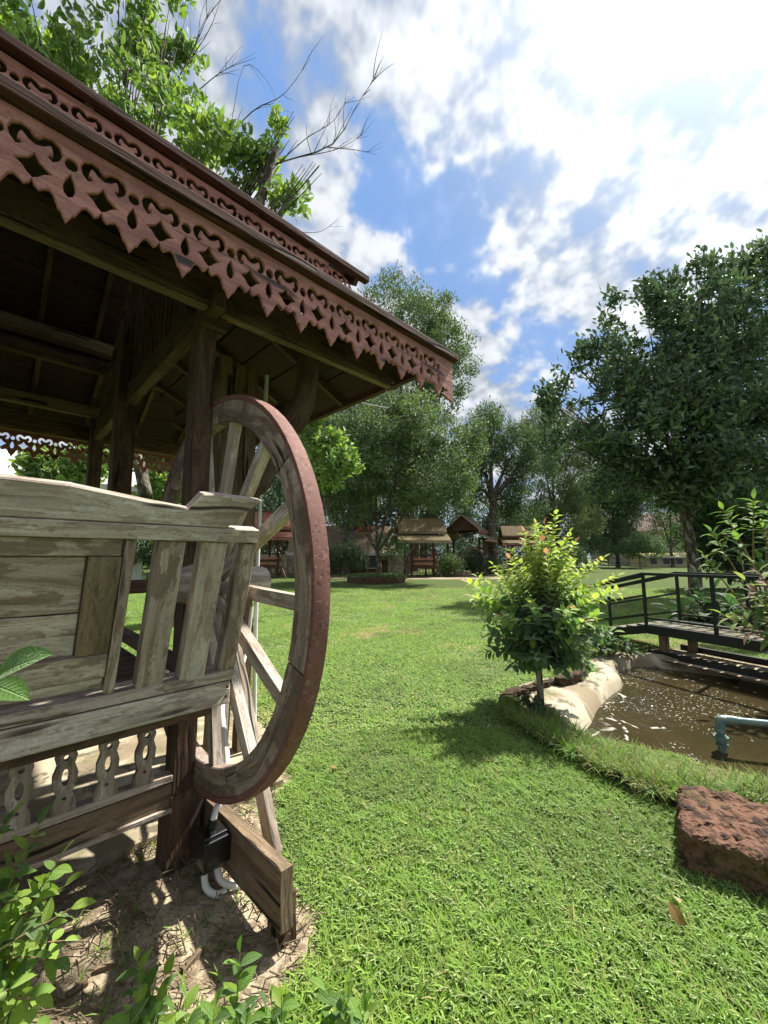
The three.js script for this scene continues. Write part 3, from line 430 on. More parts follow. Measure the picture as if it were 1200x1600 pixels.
// junction box, conduits
{
  const jb = thing('junction_box', 'small black electrical junction box low on the board under the near wheel', 'junction box', uq(0.662, 0, 1.555).toArray(), Math.PI / 2 - YAW);
  part('box', new RoundedBoxGeometry(0.082, 0.115, 0.085, 2, 0.006), M.blackPlastic, jb, V(0, 0.163, 0)); part('lid', new RoundedBoxGeometry(0.09, 0.09, 0.02, 2, 0.005), M.blackPlastic, jb, V(0, 0.166, 0.047));
  for (const [x, y] of [[-0.035, 0.035], [0.035, 0.035], [-0.035, -0.035], [0.035, -0.035]]) part('screw', new THREE.CylinderGeometry(0.0035, 0.0035, 0.004, 8), M.black, jb, V(x, 0.166 + y, 0.0585), [Math.PI / 2, 0, 0]);
  part('gland', new THREE.CylinderGeometry(0.016, 0.018, 0.03, 12), M.blackPlastic, jb, V(0, 0.235, 0)); part('gland', new THREE.CylinderGeometry(0.016, 0.018, 0.02, 12), M.blackPlastic, jb, V(-0.022, 0.098, 0)); part('gland', new THREE.CylinderGeometry(0.016, 0.018, 0.02, 12), M.blackPlastic, jb, V(0.022, 0.098, 0));
  const cu = (pts) => tube(pts.map(p => uq(...p)), 0.0115, 30, 10);
  top('conduit_pipe', cu([[0.662, 0.235, 1.555], [0.675, 0.27, 1.565], [0.74, 0.30, 1.62], [0.775, 0.36, 1.7], [0.9, 0.5, 2.05], [1.14, 0.6, 2.33], [1.19, 0.9, 2.36]]), M.pvc, 'white flexible conduit rising from the top of the black junction box', 'conduit');
  top('conduit_pipe', cu([[0.684, 0.095, 1.555], [0.69, 0.05, 1.53], [0.73, 0.025, 1.50], [0.80, 0.016, 1.5], [0.9, 0.014, 1.52]]), M.pvc, 'white conduit bending right out of the bottom of the black junction box', 'conduit');
  top('conduit_pipe', cu([[0.64, 0.095, 1.555], [0.643, 0.045, 1.535], [0.675, 0.02, 1.51], [0.73, 0.013, 1.53], [0.8, 0.013, 1.56]]), M.pvc, 'white conduit curling left below the black junction box', 'conduit');
  top('conduit_pipe', tube([uq(1.24, 0.05, 2.36), uq(1.23, 0.8, 2.38), uq(1.23, 1.6, 2.38), uq(1.235, 2.42, 2.36)], 0.013, 20, 10), M.pvc, 'straight white pipe running up the rough props behind the wheel', 'conduit');
}

// ------------------------------------------------------------------ edging, rock, pipe, bridge
const bridgeBed = [];
function rockGeo(sx, sy, sz, amt, f, seg = 8) { let g = new THREE.BoxGeometry(sx, sy, sz, seg * 2, seg, seg); g.deleteAttribute('uv'); g.deleteAttribute('normal'); g = mergeVertices(g); const p = g.attributes.position; for (let i = 0; i < p.count; i++) { const v = V(p.getX(i) / sx * 2, p.getY(i) / sy * 2, p.getZ(i) / sz * 2), e = Math.pow(Math.pow(Math.abs(v.x), 14) + Math.pow(Math.abs(v.y), 14) + Math.pow(Math.abs(v.z), 14), 1 / 14) / Math.max(Math.abs(v.x), Math.abs(v.y), Math.abs(v.z)); p.setXYZ(i, p.getX(i) / e, p.getY(i) / e, p.getZ(i) / e); } jitter(g, amt, f); jitter(g, amt * 0.55, f * 2.9); if (seg > 10) { jitter(g, amt * 0.5, f * 6.3); jitter(g, amt * 0.35, f * 12); } return toCreasedNormals(boxUV(g, 0), 0.9); }
srand(21); M.edging = M.laterite.clone(); M.edging.color.setRGB(0.5, 0.56, 0.42);
{
  const rock = top('laterite_block', rockGeo(0.95, 0.19, 0.44, 0.022, 9, 28), M.laterite, 'large rough red-brown laterite block at the right edge of the lawn', 'rock'); rock.position.set(1.66, 0.07, -1.56); rock.rotation.y = -0.62;
  // earth-and-stone edging between lawn and pond
  const ring = thing('edging_kerb', 'low curved brown stone edging between the lawn and the pond', 'kerb', [1.1, 0, -2.7]);
  const kc = new THREE.CatmullRomCurve3([[1.62, -3.9], [1.35, -3.72], [1.08, -3.56], [0.97, -3.3], [0.98, -3.02], [1.07, -2.71], [1.18, -2.43], [1.30, -2.23], [1.42, -2.06]].map(p => V(p[0], 0, p[1]))), n = 15;
  for (let i = 0; i < n; i++) { const a = kc.getPointAt(i / n), b = kc.getPointAt((i + 1) / n), m = part('stone', rockGeo(a.distanceTo(b) + 0.02, rr(0.07, 0.10), rr(0.08, 0.11), 0.018, 11, 4), M.edging, ring, V((a.x + b.x) / 2 - 1.1, 0.03, (a.z + b.z) / 2 + 2.7)); m.rotation.y = -Math.atan2(b.z - a.z, b.x - a.x); }
  const pl = thing('edging_kerb', 'short curved piece of brown stone edging on the pale concrete apron', 'kerb', [1.85, 0, -4.05]);
  const pc = new THREE.CatmullRomCurve3([[-0.26, 0.26], [-0.06, 0.14], [0.14, -0.06], [0.2, -0.28]].map(p => V(p[0], 0, p[1])));
  for (let i = 0; i < 4; i++) { const a = pc.getPointAt(i / 4), b = pc.getPointAt((i + 1) / 4), m = part('stone', rockGeo(a.distanceTo(b) + 0.015, 0.09, 0.08, 0.012, 11, 4), M.edging, pl, V((a.x + b.x) / 2, 0.07, (a.z + b.z) / 2)); m.rotation.y = -Math.atan2(b.z - a.z, b.x - a.x); }
  // pipe over the water
  const pp = thing('water_pipe', 'weathered teal plastic pipe with an elbow dipping into the pond', 'pipe', [2.27, -0.115, -2.83]);
  const P = (x, y, z) => V(x - 2.27, y + 0.115, z + 2.83);
  part('pipe', new THREE.CylinderGeometry(0.022, 0.022, 1.5, 14).rotateZ(Math.PI / 2), M.pipe, pp).position.copy(P(2.27 + 0.72, 0.118, -2.83 + 0.22)); pp.children[0].rotation.set(0, -0.29, -0.004);
  part('elbow', tube([P(2.36, 0.118, -2.80), P(2.30, 0.118, -2.822), P(2.272, 0.112, -2.83), P(2.27, 0.08, -2.83), P(2.27, 0.03, -2.83)], 0.028, 20, 14), M.pipe, pp);
  part('down_pipe', new THREE.CylinderGeometry(0.022, 0.022, 0.28, 14), M.pipe, pp, P(2.27, -0.06, -2.83));
  part('coupling', new THREE.CylinderGeometry(0.032, 0.03, 0.05, 16), M.pipe, pp, P(2.27, -0.01, -2.83)); part('collar', new THREE.CylinderGeometry(0.042, 0.042, 0.016, 16), M.pipe, pp, P(2.27, 0.0, -2.83)); part('collar', new THREE.CylinderGeometry(0.036, 0.036, 0.012, 16), M.pipe, pp, P(2.27, -0.045, -2.83));
}
{
  // footbridge: axis d runs towards the viewer and right
  const S = V(3.30, 0, -5.12), d = V(0.425, 0, 0.905).normalize(), w = V(d.z, 0, -d.x), L = 3.2, WD = 0.72, DH = 0.38, RL = 1.05, R0 = 0.12;
  const br = thing('foot_bridge', 'small black steel footbridge with grey plank deck and railings over the pond channel', 'bridge', S.toArray());
  const B = (a, b, h) => d.clone().multiplyScalar(a).addScaledVector(w, b).setY(h);
  const steel = (A, C, t = 0.032, h = t) => bar('rail', br, M.black, A, C, t, h, 0.003);
  const nm = (m, n) => { m.name = n; return m; };
  srand(31);
  for (let k = 0; k < 21; k++) { const a = 0.08 + k * 0.15; for (const [b0, b1] of [[0.03, WD / 2 - 0.01], [WD / 2 + 0.01, WD - 0.03]]) nm(bar('deck_plank', br, M.deck[Math.floor(rr(0, 4))], B(a, b0, DH - 0.012), B(a, b1, DH - 0.012), 0.125, 0.024, 0.003), 'deck_plank'); }
  for (let k = 0; k < 7; k++) { const a = -0.08 - k * 0.145, h = mix(DH, R0, (k + 0.5) / 7) - 0.012; nm(bar('deck_plank', br, M.deck[Math.floor(rr(0, 4))], B(a, 0.03, h), B(a, WD - 0.03, h), 0.13, 0.024, 0.003), 'deck_plank'); }
  for (const b of [0, WD]) {
    nm(steel(B(0, b, DH - 0.06), B(L, b, DH - 0.06), 0.05, 0.11), 'edge_beam'); nm(steel(B(0.02, b, DH - 0.06), B(-RL, b, R0 - 0.06), 0.05, 0.10), 'ramp_beam');
    const posts = [0, 0.75, 1.5, 2.25, 3.0];
    for (const a of posts) nm(bar('post', br, M.black, B(a, b, DH - 0.02), B(a, b, 0.985), 0.032, 0.032, 0.003, V(1, 0, 0)), 'post');
    nm(bar('post', br, M.black, B(-RL + 0.05, b, R0 - 0.02), B(-RL + 0.05, b, 0.72), 0.032, 0.032, 0.003, V(1, 0, 0)), 'post');
    nm(steel(B(-0.02, b, 1.0), B(L, b, 1.0), 0.045, 0.035), 'hand_rail'); nm(steel(B(0, b, 1.0), B(-RL, b, 0.72), 0.045, 0.035), 'hand_rail');
    steel(B(0, b, DH + 0.075), B(L, b, DH + 0.075), 0.025);
    for (const t of [0.12, 0.36, 0.6].slice(0, 3)) steel(B(0, b, DH + t * 0.98), B(-RL, b, R0 + t * 0.98), 0.024);
  }
  for (const a of [0.16, 1.5, 2.9]) for (const b of [0.06, WD - 0.06]) nm(bar('leg', br, M.grain, B(a, b, -0.08), B(a, b, DH - 0.1), 0.08, 0.08, 0.005, V(1, 0, 0)), 'leg');
  nm(steel(B(1.1, WD, 1.02), B(1.75, WD, 1.02), 0.06, 0.05), 'rail_pad');
  for (const b of [0.02, WD - 0.02]) nm(steel(B(0.0, b, 0.035), B(L, b, 0.035), 0.06, 0.07), 'ground_beam');
  bridgeBed.push(...[[-0.05, -0.12], [L, -0.12], [L, WD + 0.2], [-0.05, WD + 0.2]].map(([a, b]) => B(a, b, 0).add(S)));
  struct('bridge_bed', flat(shapeOf(bridgeBed), 0.006, 1), M.soil);
}
// ------------------------------------------------------------------ leaves one by one: a shoot carries leaf meshes
const leafVar = {}; // colour -> material
const LM = (c, t = 0.48, coat = 0.35) => leafVar[c + t] ??= leafColor(...c.split(',').map(Number), t, coat * 0.3);
function shoot(parent, stemMat, pts, r, leafG, pick, step, len0, opt = {}) {     // leaves in alternating or opposite pairs
  const c = new THREE.CatmullRomCurve3(pts), L = c.getLength(), n = Math.max(3, Math.round(L / 0.03));
  const P = c.getSpacedPoints(n); part('stem', limb(P, P.map((_, i) => r * (1 - 0.7 * i / n)), 5), stemMat, parent);
  const m = Math.max(2, Math.floor(L * (1 - (opt.from ?? 0.15)) / step));
  for (let k = 0; k <= m; k++) {
    const t = mix(opt.from ?? 0.15, 1, k / m), p = c.getPointAt(t), T = c.getTangentAt(t), tipF = k === m;
    for (const s of (tipF ? [0] : opt.pairs ? [-1, 1] : [k % 2 ? 1 : -1])) {
      const a = (opt.phase ?? 0) + k * (opt.twist ?? 1.57) + (s < 0 ? Math.PI : 0) + rr(-0.4, 0.4);
      const U = V(0, 1, 0).cross(T).normalize(); if (U.lengthSq() < 0.1) U.set(1, 0, 0); const Bv = T.clone().cross(U), side = U.multiplyScalar(Math.cos(a)).addScaledVector(Bv, Math.sin(a));
      const Y = tipF ? T.clone() : T.clone().multiplyScalar(rr(0.4, 0.8)).add(side).add(V(0, rr(-0.1, 0.25) + (opt.droop ?? 0), 0)).normalize();
      let Z = V(rr(-0.3, 0.3), 1, rr(-0.3, 0.3)).addScaledVector(T, 0.3); Z.addScaledVector(Y, -Z.dot(Y)).normalize(); const X = Y.clone().cross(Z);
      const s0 = len0 * rr(0.75, 1.15) * (tipF ? 0.7 : mix(1.1, 0.7, t));
      opt.emit(p, X, Y, Z, s0, t);
    }
  }
}
function leafEmitter(parent, geos, pick, limit = 290, stuffMat = M.leafThin) {       // the first `limit` leaves are meshes, what is left is joined
  let count = 0; const rest = [];
  const emit = (p, X, Y, Z, s, t) => { const g = geos[Math.floor(rnd() * geos.length)], c = pick(t, p); _m.makeBasis(X, Y, Z);
    if (count < limit) { const m = part('leaf', g, LM(c), parent); m.quaternion.setFromRotationMatrix(_m); m.position.copy(p); m.scale.setScalar(s); count++; } else rest.push({ m: new THREE.Matrix4().compose(p, new THREE.Quaternion().setFromRotationMatrix(_m), V(s, s, s)), c: c.split(',').map(Number) }); };
  emit.flush = () => { if (rest.length) { const o = inst('foliage', geos[0], stuffMat, rest, parent); } };
  return emit;
}
const leafOval = [leafGeo(1, 0.54, 0.35, 0.18, 5, 0.85), leafGeo(1, 0.62, 0.2, 0.35, 5, 0.95), leafGeo(1, 0.48, 0.5, 0.08, 5, 0.8), leafGeo(1, 0.58, 0.1, 0.5, 5, 0.9)];
const leafLong = [leafGeo(1, 0.34, 0.3, 0.3, 6, 0.85), leafGeo(1, 0.38, 0.15, 0.45, 6, 0.8)];
M.stem = new THREE.MeshStandardMaterial({ color: 0x7a6a48, roughness: 0.9 }); M.stemGreen = new THREE.MeshStandardMaterial({ color: 0x7c8a3c, roughness: 0.8 });

// hedge at the lower left, close to the camera
{
  srand(41);
  const h = thing('hedge_bush', 'bright green leafy hedge bush at the lower left corner beside the cart', 'bush', [-0.95, 0, -0.95]);
  const pick = () => ['0.27,0.46,0.03', '0.36,0.54,0.04', '0.19,0.36,0.025', '0.31,0.50,0.035', '0.12,0.25,0.025'][Math.floor(rnd() * 5)];
  const e = leafEmitter(h, leafOval, pick, 295);
  const loc = (x, y, dep) => at(x, y, dep).sub(h.position);
  const ends = [[95, 1340, 1.0], [60, 1290, 1.05], [110, 1420, 0.97], [20, 1275, 1.05], [85, 1500, 0.95], [40, 1400, 0.98], [55, 1560, 0.92], [100, 1385, 1.05], [10, 1470, 0.95], [30, 1345, 1.12], [75, 1450, 1.05], [-15, 1330, 0.98], [-20, 1400, 0.95], [15, 1545, 0.9], [60, 1590, 0.95], [100, 1470, 1.1], [-40, 1290, 1.0], [-50, 1500, 0.9]];
  for (const [x, y, dep] of ends) { const tip = loc(x, y, dep), base = V(rr(-0.12, 0.1), 0.02, rr(-0.08, 0.1)); base.x = mix(base.x, tip.x, 0.3); const mid = base.clone().lerp(tip, 0.55).add(V(rr(-0.06, 0.03), 0.12, rr(-0.03, 0.03))); shoot(h, M.stem, [base, mid, tip], 0.005, leafOval, pick, 0.024, 0.062, { from: 0.3, pairs: true, emit: e, phase: rr(0, 3) }); }
  // one tall shoot whose two leaves reach into the picture further up
  const tip = loc(-12, 1062, 0.72); part('stem', limb([V(-0.1, 0.0, 0.05), V(-0.14, 0.5, 0.1), tip], [0.006, 0.005, 0.002], 6), M.stem, h);
  for (const [y, ex, ey] of [[1062, 68, 1010], [1070, 42, 1085]]) { const p = loc(-14, y, 0.72), q = loc(ex, ey, 0.70), Y = q.clone().sub(p); const s = Y.length(); Y.normalize(); const Z = V(0.1, 0.75, 0.55); Z.addScaledVector(Y, -Z.dot(Y)).normalize(); const m = part('leaf', leafOval[0], LM('0.16,0.34,0.06'), h, p); m.quaternion.setFromRotationMatrix(_m.makeBasis(Y.clone().cross(Z), Y, Z)); m.scale.setScalar(s); }
  e.flush();
}
// seedlings along the bottom edge
{
  srand(43);
  const spots = [[215, 1500, 1.12, 'thin upright seedling with dark leaves on the bare earth by the hedge'], [375, 1490, 1.02, 'tallest seedling with a pointed shoot, bottom edge left of centre'], [290, 1560, 1.0, 'low leafy seedling at the bottom edge beneath the cart board'], [440, 1555, 1.04, 'short seedling where the bare earth meets the grass at the bottom edge'], [545, 1540, 1.1, 'seedling with two broad pale leaves standing in the grass'], [335, 1575, 0.95, 'dense dark green seedling at the very bottom edge'], [200, 1580, 0.95, 'small seedling in the leaf litter beside the hedge bush']];
  for (const [x, y, dep, label] of spots) {
    const tip = at(x, y, dep), base = at(x + rr(-20, 20), 1640, dep + 0.02); base.y = 0;
    const t = thing('seedling', label, 'seedling', base.toArray(), 0, 'seedlings along the bottom edge');
    const pick = () => ['0.21,0.42,0.03', '0.31,0.50,0.035', '0.12,0.27,0.025'][Math.floor(rnd() * 3)], e = leafEmitter(t, leafOval, pick);
    for (let k = 0; k < 4; k++) { const tp = tip.clone().sub(base).multiplyScalar(k ? rr(0.45, 0.85) : 1).add(k ? V(rr(-0.07, 0.07), rr(-0.02, 0.03), rr(-0.05, 0.05)) : V(0, 0, 0)); shoot(t, M.stemGreen, [V(0, 0, 0), tp.clone().multiplyScalar(0.5).add(V(rr(-0.01, 0.01), 0, 0)), tp], 0.003, leafOval, pick, 0.026, 0.062, { from: 0.25, pairs: true, emit: e, phase: rr(0, 3), droop: 0.15 }); }
  }
}
// the small flowering tree on the pond corner
{
  srand(47);
  const base = V(1.22, 0, -3.25), t = thing('young_tree', 'young tree with yellow-green crown and reddish shoot tips on the pond corner', 'tree', base.toArray()); t.scale.set(1.08, 1.0, 1.08);
  const tr = [V(0, 0, 0), V(0.005, 0.2, 0), V(-0.008, 0.4, 0.01), V(0.02, 0.7, 0), V(0.08, 1.0, 0)]; part('trunk', limb(tr, [0.030, 0.025, 0.022, 0.016, 0.009], 9, 0.12), M.bark, t);
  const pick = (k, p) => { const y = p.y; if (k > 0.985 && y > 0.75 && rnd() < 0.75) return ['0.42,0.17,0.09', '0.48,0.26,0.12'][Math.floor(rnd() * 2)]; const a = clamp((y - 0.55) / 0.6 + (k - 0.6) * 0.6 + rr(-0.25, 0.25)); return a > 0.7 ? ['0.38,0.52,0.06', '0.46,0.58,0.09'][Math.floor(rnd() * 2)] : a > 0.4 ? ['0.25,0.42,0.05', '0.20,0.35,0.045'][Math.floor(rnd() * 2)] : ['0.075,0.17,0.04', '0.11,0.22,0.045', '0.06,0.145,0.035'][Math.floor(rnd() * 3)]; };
  const e = leafEmitter(t, leafOval, pick, 298);
  const tips = [];
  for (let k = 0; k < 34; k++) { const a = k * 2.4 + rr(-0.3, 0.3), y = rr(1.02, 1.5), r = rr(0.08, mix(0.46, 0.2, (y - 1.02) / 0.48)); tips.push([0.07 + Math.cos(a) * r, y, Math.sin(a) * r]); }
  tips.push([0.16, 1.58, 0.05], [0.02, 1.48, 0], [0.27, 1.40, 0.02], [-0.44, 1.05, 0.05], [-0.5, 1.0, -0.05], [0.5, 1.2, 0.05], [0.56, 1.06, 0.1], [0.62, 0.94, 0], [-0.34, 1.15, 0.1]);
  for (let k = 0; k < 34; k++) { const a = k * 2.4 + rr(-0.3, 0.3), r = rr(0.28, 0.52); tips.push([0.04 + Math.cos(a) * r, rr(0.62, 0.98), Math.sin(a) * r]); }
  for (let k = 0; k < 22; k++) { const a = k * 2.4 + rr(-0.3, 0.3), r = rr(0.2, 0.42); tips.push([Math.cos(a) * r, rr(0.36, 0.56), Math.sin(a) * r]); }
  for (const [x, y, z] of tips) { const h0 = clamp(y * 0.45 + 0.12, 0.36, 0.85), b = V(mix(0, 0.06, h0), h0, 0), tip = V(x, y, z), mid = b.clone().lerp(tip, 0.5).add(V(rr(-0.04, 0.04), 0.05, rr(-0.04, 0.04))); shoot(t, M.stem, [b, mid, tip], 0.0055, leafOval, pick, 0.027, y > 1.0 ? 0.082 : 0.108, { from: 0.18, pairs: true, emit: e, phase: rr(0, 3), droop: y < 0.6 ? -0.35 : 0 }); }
  e.flush();
}
function leafyPlant(name, label, cat, base, tips, leafs, pickList, len, step, group, o = {}) {
  const t = thing(name, label, cat, base.toArray(), 0, group), pick = () => pickList[Math.floor(rnd() * pickList.length)], e = leafEmitter(t, leafs, pick, o.limit ?? 290, M.leaf);
  for (const tp of tips) { const b = V(rr(-0.06, 0.06), 0, rr(-0.06, 0.06)), mid = b.clone().lerp(tp, 0.5).add(V(rr(-0.08, 0.08), 0.06, rr(-0.08, 0.08))); shoot(t, M.stem, [b, mid, tp], o.r ?? 0.006, leafs, pick, step, len, { from: o.from ?? 0.4, pairs: o.pairs ?? true, emit: e, phase: rr(0, 3), droop: o.droop ?? 0, twist: o.twist }); }
  e.flush(); return t;
}
{
  srand(53);
  const ball = (n, rx, y0, y1, f = 1) => Array.from({ length: n }, (_, k) => { const a = k * 2.4 + rr(-0.4, 0.4), r = Math.sqrt(rnd()) * rx; return V(Math.cos(a) * r, mix(y1, y0, Math.pow(r / rx, 2)) * rr(0.7, 1), Math.sin(a) * r * f); });
  const dk = ['0.05,0.13,0.035', '0.07,0.17,0.04', '0.04,0.10,0.03'], md = ['0.10,0.22,0.04', '0.14,0.29,0.05', '0.07,0.17,0.04'], br = ['0.20,0.36,0.05', '0.26,0.42,0.07', '0.14,0.29,0.05'];
  leafyPlant('leafy_weed', 'dark broad-leaved weed growing at the foot of the young tree', 'plant', V(1.08, 0.02, -3.1), ball(12, 0.16, 0.06, 0.2), leafOval, dk, 0.085, 0.05);
  leafyPlant('leafy_weed', 'clump of trailing dark green plants on the pond corner by the bridge ramp', 'plant', V(2.72, 0.03, -5.0), ball(26, 0.36, 0.06, 0.36), leafOval, dk.concat(md), 0.1, 0.05);
  leafyPlant('leafy_weed', 'reddish-green stalky plants standing against the footbridge ramp', 'plant', V(2.62, 0.03, -5.35), ball(9, 0.22, 0.4, 0.62), leafLong, ['0.16,0.12,0.06', '0.24,0.30,0.07', '0.30,0.40,0.10'], 0.12, 0.08);
  // big-leaved bush at the right edge, on the far bank
  leafyPlant('broad_leaved_bush', 'bush with large yellow-green and pinkish leaves at the right edge in front of the bridge', 'bush', V(3.90, 0.02, -3.62), [V(-0.65, 0.98, 0.0), V(-0.55, 1.12, 0), V(-0.35, 1.2, 0.1), V(-0.75, 0.82, 0), V(-0.45, 0.9, 0.15), V(-0.1, 1.05, 0), V(-0.7, 0.62, 0.05), V(-0.35, 0.7, 0.1), V(-0.85, 0.68, -0.05), V(-0.1, 0.8, 0.1), V(-0.4, 1.0, -0.1), V(-0.5, 0.85, -0.1)], leafLong, ['0.30,0.42,0.08', '0.20,0.36,0.06', '0.12,0.26,0.05', '0.36,0.20,0.13', '0.36,0.45,0.10'], 0.19, 0.065, undefined, { from: 0.35, r: 0.011 });
  leafyPlant('dark_lily_plant', 'dark strap-leaved plant behind the footbridge railing', 'plant', V(5.15, 0, -6.6), ball(14, 0.5, 0.3, 0.95), leafLong, dk, 0.42, 0.2, undefined, { from: 0.2, r: 0.012 });
  leafyPlant('dark_lily_plant', 'larger dark broad plant behind the right half of the footbridge', 'plant', V(6.0, 0, -6.3), ball(18, 0.7, 0.4, 1.15), leafLong, dk.concat(['0.08,0.19,0.07']), 0.45, 0.2, undefined, { from: 0.2, r: 0.014 });
  // frangipani on the right
  leafyPlant('frangipani_shrub', 'frangipani shrub with bright clustered leaves on bare grey branches right of the big trunk', 'shrub', V(5.75, 0, -6.1), [V(-0.95, 1.25, 0.1), V(-0.8, 1.6, 0.1), V(-0.5, 1.95, 0), V(-0.1, 2.1, 0.1), V(0.2, 1.95, 0), V(0.5, 2.1, 0.1), V(-0.6, 1.45, 0.3), V(-0.2, 1.65, 0.3), V(0.2, 1.5, 0.3), V(0.5, 1.7, 0.2), V(-0.35, 1.2, 0.35), V(0.1, 1.15, 0.4), V(0.6, 1.3, 0.2)], leafLong, br, 0.27, 0.05, undefined, { from: 0.76, r: 0.022, twist: 1.1 });
}
// fallen leaves on the lawn
{
  srand(59); const g = leafOval[1];
  const spots = [[517, 1199, '0.45,0.24,0.07', 'orange fallen leaf on the grass just right of the wheel'], [631, 1184, '0.5,0.42,0.06', 'yellow fallen leaf on the grass in the middle of the lawn'], [768, 1131, '0.52,0.42,0.28', 'pale fallen leaf on the lawn left of the pond edging'], [596, 1024, '0.42,0.25,0.08', 'orange fallen leaf farther out on the sunny lawn'], [1068, 1448, '0.42,0.26,0.08', 'curled tan leaf standing in the grass at the lower right'], [556, 1043, '0.4,0.22,0.07', 'brown fallen leaf on the lawn right of the wheel rim'], [1062, 1411, '0.5,0.40,0.16', 'small yellowish leaf in the grass below the laterite block'], [893, 1173, '0.5,0.38,0.14', 'tan leaf lying against the pond edging grass']];
  for (const [x, y, c, label] of spots) { const d = dirOf(x, y), p = V(0, EYE, 0).addScaledVector(d, (0.045 - EYE) / d.y), m = top('fallen_leaf', g, LM(c, 0.3), label, 'leaf', 'fallen leaves on the lawn'); m.position.copy(p); m.rotation.set(y > 1440 ? -0.5 : -1.4 + rr(-0.2, 0.2), rr(-1, 1), rr(-2, 2)); m.scale.setScalar(y > 1440 ? 0.06 : 0.05); }
  const d = dirOf(1188, 1120), p = V(0, EYE, 0).addScaledVector(d, (-0.108 - EYE) / d.y), m = top('fallen_leaf', g, LM('0.5,0.45,0.06', 0.3), 'yellow leaf floating on the brown pond water', 'leaf'); m.position.copy(p); m.rotation.set(-1.5, 0, 1.2); m.scale.setScalar(0.08);
  const st = [[120, 1545, 0.9, 0.05], [165, 1510, 0.4, 0.06], [195, 1525, 2.0, 0.05], [262, 1310, 0.3, 0.05], [300, 1500, 1.2, 0.07]];
  for (const [x, y, a, l] of st) { const dd = dirOf(x, y), pp = V(0, EYE, 0).addScaledVector(dd, (0.014 - EYE) / dd.y), mm = top('wood_chip', rockGeo(l, 0.012, 0.016, 0.003, 30, 2), M.grain, `brown wood chip lying on the bare earth, ${['nearest the hedge', 'in the litter under the cart front', 'beside a seedling stem', 'by the foot of the corner post', 'on the sunlit patch of earth'][st.findIndex(s => s[0] === x)]}`, 'wood chip', 'chips of wood on the earth'); mm.position.copy(pp); mm.rotation.y = a; }
}
